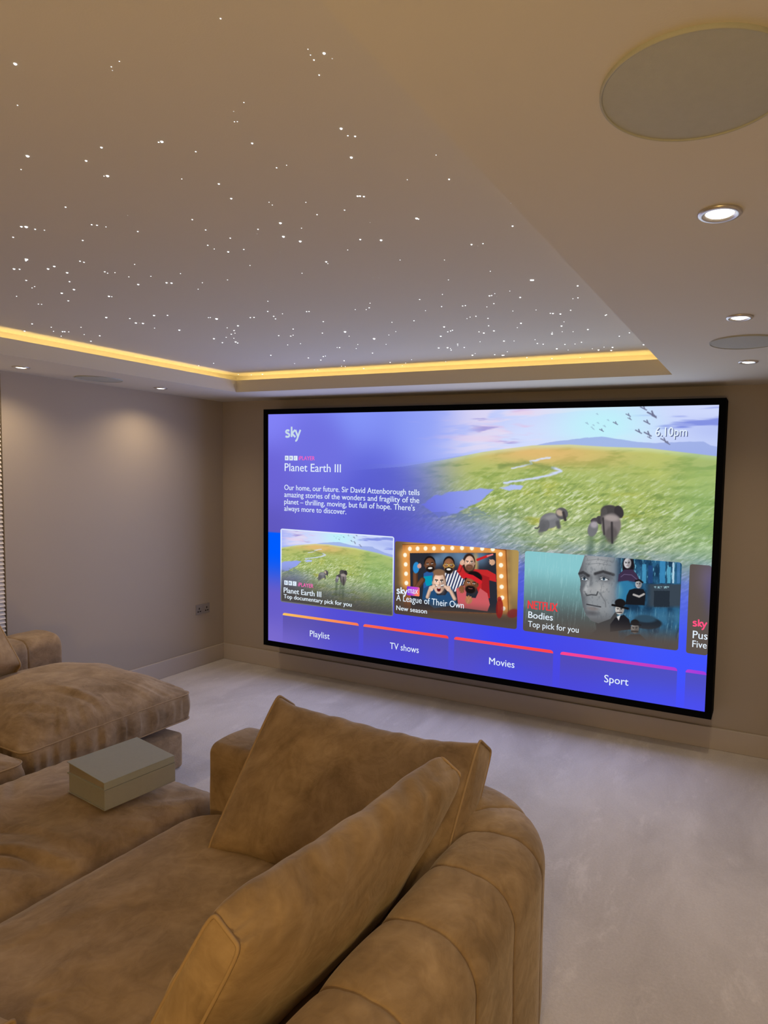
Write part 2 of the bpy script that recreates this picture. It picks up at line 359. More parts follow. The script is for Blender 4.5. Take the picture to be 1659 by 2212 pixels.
# ---------------------------------------------------------------- star ceiling
STARS = """3.614,-3.472,1.2;3.178,-3.527,2.8;3.361,-3.46,0.9;3.333,-3.455,1.0;3.325,-3.447,0;3.695,-3.359,0.8;3.689,-3.345,0.9;3.686,-3.332,1.3;3.714,-3.34,2.4;3.718,-3.323,0;3.667,-3.294,1.3;3.039,-3.443,1.1;3.473,-3.279,1.0;3.43,-3.263,0;3.402,-3.233,1.0;3.408,-3.231,1.0;3.189,-3.232,3.1;3.18,-3.233,1.6;3.372,-3.152,2.2;3.037,-3.265,2.4;2.942,-3.236,2.5;2.834,-3.303,3.5;2.746,-3.266,1.3;2.916,-3.164,3.5;2.906,-3.166,1.2;3.223,-3.171,1.6;3.342,-3.042,1.6;3.373,-3.043,1.1;3.077,-3.083,1.2;3.143,-3.028,2.4;3.105,-2.95,2.5;3.593,-3.129,2.8;3.589,-3.1,1.5;3.602,-3.092,2.0;3.539,-3.018,3.0;3.431,-2.84,2.4;3.437,-2.838,2.4;3.445,-2.832,2.4;2.621,-3.077,2.1;3.184,-2.895,1.2;3.179,-2.877,1.2;3.277,-2.858,1.2;2.343,-3.031,3.2;2.356,-3.025,4.4;2.361,-3.002,2.3;2.38,-2.986,1.6;2.22,-2.984,2.4;2.407,-2.884,2.3;2.565,-2.963,2.2;2.576,-2.954,2.2;2.589,-2.935,1.5;2.648,-2.874,2.2;2.733,-2.972,0;2.028,-2.831,5.0;2.009,-2.822,2.6;1.864,-2.778,3.9;1.88,-2.768,2.8;1.989,-2.733,3.8;2.042,-2.744,3.7;2.011,-2.677,3.8;2.192,-2.749,2.5;2.194,-2.736,2.5;2.16,-2.634,2.6;2.153,-2.618,1.8;2.187,-2.613,1.8;2.348,-2.655,1.7;2.189,-2.558,1.8;2.132,-2.474,3.8;2.277,-2.533,1.8;2.263,-2.452,3.7;2.278,-2.442,3.7;2.415,-2.518,1.7;1.751,-2.669,2.9;1.66,-2.593,2.0;1.692,-2.602,2.0;1.902,-2.597,2.8;1.806,-2.516,4.1;1.7,-2.498,4.2;1.601,-2.406,3.1;1.455,-2.534,2.2;1.431,-2.541,0;1.409,-2.416,2.2;1.417,-2.407,2.2;1.85,-2.395,4.1;1.854,-2.385,2.0;1.958,-2.286,0;1.96,-2.278,0;2.008,-2.282,0;1.467,-2.134,4.7;1.562,-2.08,3.3;1.357,-1.998,0;1.503,-2.002,4.8;1.52,-1.994,0;1.53,-1.983,4.8;1.735,-2.084,4.5;1.801,-2.064,3.2;1.492,-1.886,2.4;1.58,-1.808,4.9;0.948,-2.168,3.7;0.98,-2.139,0;0.963,-2.081,2.6;0.87,-2.011,2.6;0.715,-2.068,4.0;0.912,-1.989,3.9;0.923,-1.985,3.8;0.94,-1.974,2.6;0.778,-1.911,2.7;1.119,-2.026,2.5;0.955,-1.898,2.6;1.011,-1.847,3.9;0.807,-1.758,4.0;0.609,-1.931,0;3.344,-2.778,1.8;3.252,-2.78,1.8;2.886,-2.882,2.0;2.858,-2.808,2.1;2.876,-2.729,2.1;2.757,-2.707,2.2;2.749,-2.673,1.5;2.772,-2.636,3.1;2.839,-2.635,2.2;3.013,-2.755,2.0;2.983,-2.727,0;3.111,-2.769,3.7;3.044,-2.68,3.9;3.066,-2.629,3.9;3.143,-2.715,1.3;3.254,-2.575,2.8;3.16,-2.51,1.4;2.936,-2.573,0;3.018,-2.438,3.1;3.011,-2.42,1.5;2.735,-2.5,1.6;2.852,-2.364,1.6;2.713,-2.287,0;2.523,-2.397,1.7;2.399,-2.403,1.8;2.309,-2.342,1.8;2.587,-2.261,0;2.57,-2.215,0;2.449,-2.101,1.9;2.321,-1.963,2.9;2.356,-1.905,2.0;2.281,-1.88,3.0;2.253,-1.837,3.0;2.491,-1.9,2.8;2.503,-1.898,2.8;2.44,-1.716,3.0;2.269,-1.505,3.2;2.405,-1.494,6.1;2.359,-1.395,2.2;1.955,-1.963,2.1;1.964,-1.96,2.1;1.976,-1.933,6.0;2.147,-1.905,0;2.153,-1.896,3.0;2.174,-1.894,3.0;1.963,-1.784,4.5;1.871,-1.765,2.2;1.857,-1.705,3.4;1.811,-1.653,2.3;1.772,-1.64,3.4;1.68,-1.587,2.4;1.701,-1.552,2.4;1.583,-1.581,5.0;1.54,-1.479,3.7;1.634,-1.472,5.1;1.621,-1.444,3.7;2.225,-1.681,0;2.184,-1.632,3.2;1.997,-1.528,3.4;2.053,-1.498,3.4;2.081,-1.512,2.3;1.699,-1.405,0;1.631,-1.353,0;1.776,-1.391,0;1.791,-1.373,0;1.867,-1.308,2.5;1.965,-1.314,2.4;1.686,-1.167,0;1.702,-1.097,0;1.556,-0.978,0;1.527,-1.073,4.0;1.459,-0.771,2.9;1.7,-0.922,4.0;1.829,-0.936,3.9;1.853,-0.945,2.6;1.731,-0.836,4.0;2.099,-1.153,2.4;2.113,-1.148,3.6;2.27,-1.19,2.4;2.19,-1.092,2.4;1.864,-0.766,4.0;1.712,-0.588,2.8;1.726,-0.565,2.9;1.677,-0.651,0;1.807,-0.612,0;1.808,-0.462,4.2;1.417,-0.51,3.0;1.437,-0.499,3.0;0.717,-0.905,3.1;0.906,-0.949,3.0;0.992,-0.684,0;0.676,-0.492,3.3;0.764,-0.449,3.3;0.878,-0.452,4.8;2.726,-1.857,1.9;2.773,-1.841,1.9;2.804,-1.863,2.7;3.312,-2.547,3.8;3.269,-2.365,1.4;3.411,-2.313,1.4;3.559,-2.414,2.8;3.596,-2.409,2.0;3.571,-2.394,0;3.508,-2.149,1.5;3.321,-2.109,1.6;3.067,-2.226,0;3.088,-2.218,0;3.209,-1.944,1.7;3.084,-1.908,2.5;2.851,-1.926,1.8;3.016,-1.737,1.8;3.117,-1.776,2.6;3.208,-1.756,2.6;3.222,-1.758,2.6;3.3,-1.707,1.8;3.35,-1.747,2.6;3.38,-1.862,3.4;3.39,-1.863,2.5;3.412,-1.883,1.7;3.403,-1.842,0;2.87,-1.588,2.9;2.752,-1.595,2.0;2.66,-1.412,2.1;2.581,-1.353,2.2;2.453,-1.299,6.3;2.43,-1.144,2.3;2.204,-0.943,3.7;2.127,-0.623,4.0;2.213,-0.57,2.7;2.316,-0.668,2.6;2.136,-0.485,2.8;2.415,-0.728,0;2.403,-0.624,0;2.495,-0.54,2.6;2.948,-1.429,4.2;2.914,-1.324,3.1;2.937,-1.337,3.0;2.953,-1.348,3.0;2.83,-1.241,4.4;2.669,-0.962,4.8;2.722,-0.954,4.8;2.728,-0.928,2.3;2.709,-0.882,3.5;2.823,-1.027,3.3;2.805,-0.99,2.3;2.817,-0.93,3.4;2.76,-0.698,5.1;2.799,-0.742,2.4;3.128,-1.545,1.9;3.154,-1.566,1.9;3.186,-1.572,2.8;3.082,-1.448,0;3.223,-1.519,2.8;3.166,-1.381,2.9;3.066,-1.274,3.0;3.078,-1.241,4.3;3.147,-1.271,4.2;2.969,-1.047,2.2;3.101,-1.026,4.5;3.004,-0.737,2.4;2.896,-0.673,3.6;2.934,-0.641,5.1;2.942,-0.639,3.6;3.609,-2.004,4.4;3.615,-2.002,4.4;3.749,-1.876,3.3;3.482,-1.897,1.6;3.488,-1.799,3.5;3.682,-1.709,1.7;3.705,-1.716,2.5;3.622,-1.536,2.7;3.38,-1.605,1.8;3.482,-1.589,1.8;3.523,-1.515,2.7;3.533,-1.509,3.8;3.561,-1.489,3.8;3.333,-1.38,4.0;3.283,-1.299,2.0;3.533,-1.341,1.9;3.497,-1.265,4.1;3.464,-1.145,2.1;3.515,-1.129,2.1;3.597,-1.154,4.2;3.4,-1.113,4.3;3.411,-1.144,2.1;3.742,-1.4,2.7;3.749,-1.41,2.7;3.708,-0.954,3.1;3.772,-1.017,3.1;3.786,-0.705,4.7;3.153,-1.01,2.2;3.271,-1.006,2.2;3.251,-0.911,3.3;3.274,-0.881,3.3;3.385,-0.839,3.3;3.306,-0.736,4.8;3.356,-0.679,2.3;3.44,-0.832,2.2;3.453,-0.88,0;3.486,-0.867,3.3;3.496,-0.676,2.3;3.52,-0.631,4.8;3.569,-0.703,2.3;3.612,-0.683,4.7;3.586,-0.6,4.9;3.048,-0.525,3.7;3.184,-0.448,3.7;3.358,-0.431,2.5;3.502,-2.657,3.5;3.504,-2.65,1.8;3.734,-2.508,2.6;3.787,-2.655,0;3.36,-2.678,0;3.92,-2.751,1.1;3.601,-2.874,1.1;3.725,-2.956,1.0;3.698,-2.839,2.2"""
_sm = {}
def star_mesh(k):
    if k not in _sm:
        r = k / 1000; mb = MB().lathe([(r, 0), (r * .87, -r * .42), (r * .5, -r * .72), (r * .02, -r * .82)], (0, 0, 0), 10)
        _sm[k] = mb.mesh('star_tip'); _sm[k].materials.append(M['star'])
        _sm[k].polygons.foreach_set('use_smooth', [True] * len(_sm[k].polygons))
    return _sm[k]
faint = MB()
for q in STARS.split(';'):
    x, y, k = q.split(','); x, y, k = float(x), float(y), float(k)
    if k == 0:
        r = .0012; faint.lathe([(r, 0), (r * .8, -r * .4), (r * .02, -r * .7)], (x, y, STAR), 8); continue
    o = bpy.data.objects.new('star_light', star_mesh(k)); o.location = (x, y, STAR); COL.objects.link(o)
    tag(o, 'tiny glowing white fibre-optic star set in the recessed star ceiling', 'star light', 'fibre-optic stars in the ceiling')
o = faint.build('faint_stars', M['faint']); o['kind'] = 'stuff'; tag(o, 'faint barely lit pinpoint stars scattered across the recessed ceiling', 'star light')

# ---------------------------------------------------------------- wall socket on the left wall
t = empty('wall_socket', (0, -0.237, 0.494), 'pewter double wall socket low on the left wall near the corner', 'socket')
cy, cz = -0.237, 0.494
MB().box((0, cy - .073, cz - .043), (.008, cy + .073, cz + .043)).build('face_plate', M['plate'], t, bevel=.002)
for s in (-1, 1):
    MB().box((.006, cy + s * .014 - .006, cz + .008), (.0115, cy + s * .014 + .006, cz + .030)).build('rocker_switch', M['plate'], t, bevel=.001)
    MB().box((.006, cy + s * .040 - .005, cz + .000), (.0086, cy + s * .040 + .005, cz + .016)).build('pin_hole', M['pin'], t)
    for d in (-.0115, .0115):
        MB().box((.006, cy + s * .040 + d - .0075, cz - .022), (.0086, cy + s * .040 + d + .0075, cz - .013)).build('pin_hole', M['pin'], t)

# ---------------------------------------------------------------- projection screen
XS, ZS, WS, HS, YS = 0.6739, 0.2880, 3.4728, 1.8768, -0.1672
def ui(x, y, d=0.0):                       # picture units (1920 x 1080, origin top left) -> room
    return (XS + x / 1920 * WS, YS - d, ZS + (1 - y / 1080) * HS)
screen = empty('projection_screen', (XS + WS / 2, -0.05, ZS - 0.045), 'huge black framed projection screen showing a blue and green television menu', 'screen')
BZ = 0.040
mb = MB()
for (a, b, c, d) in ((XS - BZ, ZS - BZ, XS, ZS + HS + BZ), (XS + WS, ZS - BZ, XS + WS + BZ, ZS + HS + BZ), (XS, ZS - BZ, XS + WS, ZS), (XS, ZS + HS, XS + WS, ZS + HS + BZ)):
    mb.box((a, YS - 0.012, b), (c, 0.0, d))
mb.build('frame', M['black'], screen)

def lin(c):
    c = np.clip(c, 0, 255) / 255.0
    return np.where(c <= 0.04045, c / 12.92, ((c + 0.055) / 1.055) ** 2.4)
def _h(a, b, s):
    v = np.sin(a * 127.1 + b * 311.7 + s * 74.7) * 43758.5453
    return v - np.floor(v)
def vn(x, y, s):
    xi = np.floor(x); yi = np.floor(y); fx = x - xi; fy = y - yi
    fx = fx * fx * (3 - 2 * fx); fy = fy * fy * (3 - 2 * fy)
    return (_h(xi, yi, s) * (1 - fx) + _h(xi + 1, yi, s) * fx) * (1 - fy) + (_h(xi, yi + 1, s) * (1 - fx) + _h(xi + 1, yi + 1, s) * fx) * fy
def fbm(x, y, s, n=4):
    t = 0; a = .5; tot = 0
    for k in range(n): t = t + a * vn(x, y, s + k * 3.1); tot += a; a *= .55; x = x * 2.03; y = y * 2.03
    return t / tot
def ss(a, b, x):
    t = np.clip((x - a) / (b - a), 0, 1); return t * t * (3 - 2 * t)
def mixc(img, col, m):
    return img + (np.asarray(col, float) - img) * np.asarray(m)[..., None]
def blob(img, X, Y, c, r, col, rot=0.0, soft=0.12, op=1.0):
    a = math.radians(rot); dx = X - c[0]; dy = Y - c[1]
    u = (dx * math.cos(a) + dy * math.sin(a)) / r[0]; v = (-dx * math.sin(a) + dy * math.cos(a)) / r[1]
    return mixc(img, col, (1 - ss(1 - soft, 1 + soft, np.sqrt(u * u + v * v))) * op)
def seg(X, Y, p, q):
    dx, dy = q[0] - p[0], q[1] - p[1]; t = np.clip(((X - p[0]) * dx + (Y - p[1]) * dy) / (dx * dx + dy * dy + 1e-9), 0, 1)
    return np.hypot(X - p[0] - t * dx, Y - p[1] - t * dy)
def stroke(img, X, Y, pts, w, col, soft=1.5, op=1.0):
    d = np.min([seg(X, Y, pts[i], pts[i + 1]) for i in range(len(pts) - 1)], axis=0)
    return mixc(img, col, (1 - ss(w / 2 - soft, w / 2 + soft, d)) * op)
def inside(X, Y, pts):
    m = np.zeros(X.shape, bool); n = len(pts)
    for i in range(n):
        (x0, y0), (x1, y1) = pts[i], pts[(i + 1) % n]
        if y0 == y1: continue
        m ^= ((Y < y0) != (Y < y1)) & (X < (x1 - x0) * (Y - y0) / (y1 - y0) + x0)
    return m
def poly(img, X, Y, pts, col, soft=3.0, op=1.0):
    d = np.min([seg(X, Y, pts[i], pts[(i + 1) % len(pts)]) for i in range(len(pts))], axis=0)
    sd = np.where(inside(X, Y, pts), -d, d)
    return mixc(img, col, (1 - ss(-soft, soft, sd)) * op)
def shade(col, k): return tuple(c * k for c in col)

# the savannah picture, in the units of the whole picture
HORIZON = ([380, 482, 587, 710, 902, 1062, 1101, 1270, 1413, 1549, 1695, 1919, 2120], [262, 253, 243, 233, 201, 169, 163, 141, 137, 145, 149, 176, 212])
MOUNT = ([380, 560, 600, 640, 700, 1288, 1340, 1412, 1470, 1531, 1600, 1662, 1720, 1780, 1830, 1876, 1900, 1921, 2000, 2120], [240, 226, 222, 226, 222, 140, 128, 119, 112, 107, 118, 128, 131, 128, 126, 126, 139, 143, 170, 190])
def savannah(X, Y):
    img = np.zeros(X.shape + (3,)); hz = np.interp(X, *HORIZON) ; t = (Y - hz)
    # sky
    k = ss(600, 1300, X)
    img[...] = np.array([138, 152, 244])
    img = mixc(img, (206, 216, 252), k); img = mixc(img, (150, 165, 236), ss(1640, 1900, X) * ss(20, 120, Y) * .8)
    img = mixc(img, (214, 226, 255), (1 - ss(0, 90, np.abs(t + 40))) * k * .6)
    cl = fbm(X / 210 + Y / 160, Y / 34 - X / 420, 5)
    img = mixc(img, (226, 192, 226), ss(.52, .74, cl) * k * (1 - ss(1200, 1500, X)) * .8)
    img = mixc(img, (236, 222, 240), ss(.5, .66, fbm(X / 260 + 4, Y / 40 + X / 500, 9)) * ss(820, 1050, X) * (1 - ss(1500, 1700, X)) * .6)
    img = mixc(img, (122, 136, 222), ss(.5, .68, fbm(X / 240, Y / 26 + 8, 12)) * ss(1600, 1740, X) * .85)
    img = mixc(img, (140, 130, 205), ss(.56, .7, fbm(X / 150 + 1, Y / 18 + 3, 15)) * ss(980, 1080, X) * (1 - ss(1150, 1260, X)) * .6)
    img = blob(img, X, Y, (1530, 62), (150, 85), (188, 246, 250), 0, .9, .8)
    # far mountains
    mt = np.interp(X, *MOUNT) + 3 * (fbm(X / 22, X * 0, 3) - .5)
    img = mixc(img, (150, 168, 226), (ss(-1.5, 1.5, Y - mt)) * np.where(X < 1000, .55, .75))
    # meadow
    g = fbm(X / 70 + Y / 50, Y / 17, 21); h = fbm(X / 10 + Y / 7, Y / 24 - X / 40, 25); w = fbm(X / 230, Y / 70, 29)
    gr = np.zeros_like(img); d = np.clip(t / 400, 0, 1)
    gr[...] = np.array([188, 190, 112]); gr = mixc(gr, (170, 186, 108), ss(.02, .35, d)); gr = mixc(gr, (166, 184, 150), ss(.45, 1.0, d)); gr = mixc(gr, (126, 152, 150), ss(.85, 1.3, t / 400))
    gr = mixc(gr, (126, 152, 72), ss(.45, .75, g) * .6); gr = mixc(gr, (198, 206, 110), ss(.5, .8, w) * .5)
    gr = mixc(gr, (216, 224, 190), ss(.54, .74, h) * ss(.05, .6, d) * .85); gr = mixc(gr, (98, 124, 74), (1 - ss(.26, .46, h)) * ss(.1, .6, d) * .5)
    gr = mixc(gr, (190, 176, 40), ss(.55, .75, fbm(X / 120 + 9, Y / 36, 33)) * np.exp(-((t - 250) / 90) ** 2) * (1 - ss(1250, 1750, np.abs(X - 1450) * 3 + 900)) * .6)
    gr = blob(gr, X, Y, (1300, 168), (230, 42), (236, 186, 120), 2, .9, .75)
    gr = mixc(gr, (212, 226, 190), (1 - ss(0, 22, t)) * .6); gr = mixc(gr, (128, 176, 120), ss(1700, 1900, X) * .35)
    gr = mixc(gr, (120, 150, 150), (1 - ss(560, 1000, X)) * .6); gr = mixc(gr, (124, 140, 214), (1 - ss(1000, 1380, X + (t - 150) * .25)) * ss(200, 330, t) * .75)
    img = mixc(img, gr, ss(-2, 2, t))
    # pools and the winding river
    n = 14 * (fbm(X / 28, Y / 12, 41) - .5)
    wat = (176, 190, 240)
    img = poly(img, X, Y + n, [(800, 392), (860, 352), (950, 330), (1040, 318), (1120, 316), (1090, 342), (1060, 372), (1020, 384), (960, 420), (880, 440)], (150, 164, 236), 4)
    img = mixc(img, (120, 140, 150), inside(X, Y + n * 2, [(800, 420), (900, 400), (1040, 390), (1110, 420), (1000, 470), (820, 470)]) * ss(.5, .6, g) * .6)
    img = poly(img, X, Y + n, [(1140, 312), (1180, 296), (1240, 300), (1228, 314), (1180, 318)], wat, 3)
    img = stroke(img, X, Y + n * .7, [(1160, 288), (1230, 276), (1310, 264), (1352, 250), (1385, 240), (1376, 232), (1350, 226)], 9, (206, 216, 248), 4)
    img = stroke(img, X, Y + n * .7, [(1190, 232), (1225, 222), (1270, 212), (1262, 202), (1290, 196), (1340, 188)], 6, (216, 222, 246), 3)
    img = stroke(img, X, Y + n, [(1140, 226), (1240, 208), (1350, 228)], 16, (108, 132, 72), 8, .5)
    # elephants with their cast shadows painted as dark streaks on the grass
    for x0, x1, ye in ((1500, 1512, 600), (1572, 1586, 620), (1548, 1552, 600)):
        img = stroke(img, X, Y, [(x0 + 6, 470), (x1 - 12, ye)], 24, (70, 92, 74), 12, .5 * 1)
    G = (122, 122, 126)
    img = stroke(img, X, Y, [(1318, 440), (1300, 462), (1290, 462)], 5, (82, 80, 84), 2)
    img = blob(img, X, Y, (1346, 430), (40, 30), G, -18); img = blob(img, X, Y, (1326, 448), (20, 26), shade(G, .85), 10)
    img = stroke(img, X, Y, [(1322, 452), (1312, 478)], 20, shade(G, .8), 5); img = stroke(img, X, Y, [(1378, 436), (1382, 452)], 16, shade(G, .75), 5); img = stroke(img, X, Y, [(1296, 484), (1330, 480)], 10, (160, 178, 132), 6, .7); img = blob(img, X, Y, (1352, 416), (26, 9), (150, 148, 150), -18, .7, .8)
    img = blob(img, X, Y, (1392, 400), (24, 22), (92, 90, 94), 25); img = blob(img, X, Y, (1384, 398), (15, 11), (186, 168, 150), 30, .4)
    img = stroke(img, X, Y, [(1398, 396), (1406, 424)], 10, (64, 60, 62), 3)
    img = blob(img, X, Y, (1510, 452), (18, 30), shade(G, .95), 14); img = blob(img, X, Y, (1534, 418), (13, 16), (70, 66, 70), -20); img = blob(img, X, Y, (1514, 420), (14, 9), (78, 72, 78), -25); img = blob(img, X, Y, (1514, 436), (13, 12), (168, 160, 168), 0, .5)
    img = blob(img, X, Y, (1572, 386), (36, 26), (74, 70, 70), 8); img = blob(img, X, Y, (1602, 384), (16, 24), (60, 56, 58), -18); img = blob(img, X, Y, (1548, 400), (12, 30), (84, 80, 80), 8)
    img = blob(img, X, Y, (1576, 436), (35, 46), (124, 116, 116), 4); img = blob(img, X, Y, (1576, 408), (27, 11), (176, 164, 160), 4, .5, .8); img = blob(img, X, Y, (1578, 470), (22, 30), (92, 86, 86), 4, .3, .8)
    img = stroke(img, X, Y, [(1578, 425), (1582, 500)], 7, (58, 54, 56), 3)
    img = stroke(img, X, Y, [(1546, 410), (1552, 470)], 6, (60, 56, 58), 3)
    # birds
    for bx, by, s in ((1476, 59, .7), (1512, 25, .5), (1530, 85, .9), (1579, 60, 1), (1500, 66, .5), (1516, 58, .5), (1540, 70, .6), (1623, 31, 1), (1628, 44, .8), (1675, 8, 1.3), (1704, 30, 1.8), (1712, 38, 1), (1688, 58, 1.3), (1661, 91, 1.3), (1693, 100, 1.5), (1698, 112, .8), (1748, 122, 1.3), (1760, 132, 1), (1500, 80, .5), (1552, 48, .5), (1494, 74, .5)):
        c = (150, 176, 200) if bx < 1600 and s < .9 else (112, 116, 146)
        img = stroke(img, X, Y, [(bx - 9 * s, by - 5 * s), (bx, by), (bx + 7 * s, by + 4 * s)], 3.0 * s, c, 1.2); img = stroke(img, X, Y, [(bx - 1 * s, by - 7 * s), (bx + 2 * s, by)], 3.0 * s, c, 1.2)
    return img

BASE = [(0, 0, 132, 132, 248), (500, 0, 134, 150, 250), (800, 60, 140, 160, 250), (0, 300, 108, 100, 214), (0, 550, 96, 88, 190), (300, 160, 112, 112, 224), (600, 300, 88, 92, 212), (600, 500, 82, 78, 194), (1000, 520, 80, 84, 216),
        (0, 900, 102, 92, 200), (0, 1080, 124, 108, 206), (500, 900, 84, 78, 212), (700, 920, 74, 72, 226), (1200, 900, 62, 70, 242), (1240, 720, 72, 80, 230), (1850, 900, 64, 84, 255), (1835, 700, 78, 96, 236), (1900, 1080, 74, 78, 250), (960, 1080, 84, 78, 208), (1400, 1060, 74, 72, 226)]
def base_col(X, Y):
    num = np.zeros(X.shape + (3,)); den = np.zeros(X.shape)
    for x, y, r, g, b in BASE:
        w = 1 / ((X - x) ** 2 + (Y - y) ** 2 + 9000) ** 1.6
        num += w[..., None] * np.array([r, g, b]); den += w
    return num / den[..., None]
def backdrop(X, Y):
    img = base_col(X, Y); sv = savannah(X, Y)
    a = ss(380, 1060, X) * (1 - .8 * ss(480, 700, Y)) * (1 - ss(640, 820, Y))
    a = np.where(Y > np.interp(X, *HORIZON), a * (.22 + .78 * ss(640, 1080, X - (Y - 300) * .30)), a)
    img = mixc(img, sv, a)
    e = ss(552, 560, Y) * (1 - ss(640, 860, Y)) * (1 - ss(70, 84, X))
    img = mixc(img, (0, 92, 255), e)
    return img

def picture(name, parent, paint_fn, box, depth, nx, ny, radius=0.0, corners=None):
    """flat picture element: a fine grid whose colours are the picture"""
    x0, y0, x1, y1 = box
    s, t = np.meshgrid(np.linspace(0, 1, nx), np.linspace(0, 1, ny))
    Y = y0 + t * (y1 - y0); dy = np.minimum(Y - y0, y1 - Y); ins = np.where(dy < radius, radius - np.sqrt(np.maximum(radius ** 2 - (radius - dy) ** 2, 0)), 0) if radius else 0 * Y
    X = x0 + ins + s * (x1 - x0 - 2 * ins)
    if corners:                            # the element's own drawing units, from its four corners
        S = (X - x0) / (x1 - x0); (tl, tr, br, bl_) = [np.array(c, float) for c in corners]
        P = (1 - S)[..., None] * (1 - t)[..., None] * tl + S[..., None] * (1 - t)[..., None] * tr + S[..., None] * t[..., None] * br + (1 - S)[..., None] * t[..., None] * bl_
        img = paint_fn(P[..., 0], P[..., 1])
    else:
        img = paint_fn(X, Y)
    co = np.stack([XS + X / 1920 * WS, np.full(X.shape, YS - depth), ZS + (1 - Y / 1080) * HS], -1).reshape(-1, 3)
    off = origin(parent); co = co - np.array(off)
    idx = np.arange(nx * ny).reshape(ny, nx)
    q = np.stack([idx[1:, :-1], idx[1:, 1:], idx[:-1, 1:], idx[:-1, :-1]], -1).reshape(-1, 4)
    me = bpy.data.meshes.new(name); me.vertices.add(nx * ny); me.vertices.foreach_set('co', co.astype(np.float32).ravel())
    me.loops.add(q.size); me.loops.foreach_set('vertex_index', q.astype(np.int32).ravel())
    me.polygons.add(len(q)); me.polygons.foreach_set('loop_start', np.arange(0, q.size, 4, dtype=np.int32))
    me.update(calc_edges=True)
    at = me.attributes.new('picture', 'FLOAT_COLOR', 'POINT')
    c = np.ones((nx * ny, 4), np.float32); c[:, :3] = lin(img).reshape(-1, 3); at.data.foreach_set('color', c.ravel())
    me.materials.append(M['screen'])
    o = bpy.data.objects.new(name, me); COL.objects.link(o); o.parent = parent
    return o

pic = picture('screen_picture', screen, backdrop, (0, 0, 1920, 1080), 0.0, 1100, 619)

# lettering: outlines of the built-in typeface turned into flat meshes
_cap = {}
def text_mesh(s, bold=0.0):
    cu = bpy.data.curves.new('t', 'FONT'); cu.body = s; cu.size = 1; cu.offset = 0.0; cu.resolution_u = 3; cu.fill_mode = 'BOTH' if False else 'FRONT'
    o = bpy.data.objects.new('t', cu); COL.objects.link(o)
    dg = bpy.context.evaluated_depsgraph_get(); me = bpy.data.meshes.new_from_object(o.evaluated_get(dg))
    bpy.data.objects.remove(o); bpy.data.curves.remove(cu); me.materials.clear(); return me
_capm = text_mesh('H'); CAPH = max(v.co.y for v in _capm.vertices) - min(v.co.y for v in _capm.vertices)
M['white_ink'] = glow('white lettering', srgb(226, 240, 252), 1.0)
M['grey_ink'] = glow('pale grey lettering', srgb(196, 216, 232), 1.0)
M['pink_ink'] = glow('pink lettering', srgb(255, 92, 186), 1.0)
M['red_ink'] = glow('red lettering', srgb(236, 52, 60), 1.0)
M['rose_ink'] = glow('rose lettering', srgb(255, 76, 128), 1.0)
M['blue_ink'] = glow('slate lettering', srgb(92, 104, 150), 1.0)
M['shadow_ink'] = glow('lettering shade', srgb(84, 98, 142), 1.0)
def text(name, parent, s, x0, base, cap, x1=None, mat='white_ink', depth=0.006, bold=0.0):
    """one line or several; x0..x1 = extent of the longest line, base = first baseline, cap = capital height"""
    lines = s if isinstance(s, list) else [s]
    step = 0
    mb = MB(); sx = None
    for i, ln in enumerate(lines):
        me = text_mesh(ln, bold); n = np.zeros(len(me.vertices) * 3); me.vertices.foreach_get('co', n); n = n.reshape(-1, 3)
        k = cap / CAPH
        if sx is None: sx = (x1 - x0) / (n[:, 0].max() - n[:, 0].min()) if x1 else k * .9
        b = base[i] if isinstance(base, (list, tuple)) else base
        e = (bold + .006) * sx
        for q, dx in enumerate((-e, 0, e)):
            mb.add([ui(x0 + dx + (p[0] - n[:, 0].min()) * sx, b - p[1] * k, depth + q * .0002) for p in n], [tuple(p.vertices) for p in me.polygons])
        bpy.data.meshes.remove(me)
    me = mb.mesh(name); return link(name, me, M[mat], parent)
def flat(name, parent, box, mat, depth=0.005):
    x0, y0, x1, y1 = box
    return link(name, MB().quad(ui(x0, y1, depth), ui(x1, y1, depth), ui(x1, y0, depth), ui(x0, y0, depth)).mesh(name), M[mat], parent)
def ribbon(name, parent, strokes, w, mat, depth=0.006):
    mb = MB()
    for pts in strokes:
        P = [np.array(p, float) for p in pts]; L, R = [], []
        for i, p in enumerate(P):
            d = P[min(i + 1, len(P) - 1)] - P[max(i - 1, 0)]; d /= np.hypot(*d) + 1e-9; nrm = np.array([-d[1], d[0]]) * w / 2
            L.append(p + nrm); R.append(p - nrm)
        mb.grid([[ui(*a, depth), ui(*b, depth)] for a, b in zip(L, R)])
    return link(name, mb.mesh(name), M[mat], parent)
def arc(cx, cy, rx, ry, a0, a1, n=12):
    return [(cx + rx * math.cos(math.radians(a0 + (a1 - a0) * i / n)), cy + ry * math.sin(math.radians(a0 + (a1 - a0) * i / n))) for i in range(n + 1)]
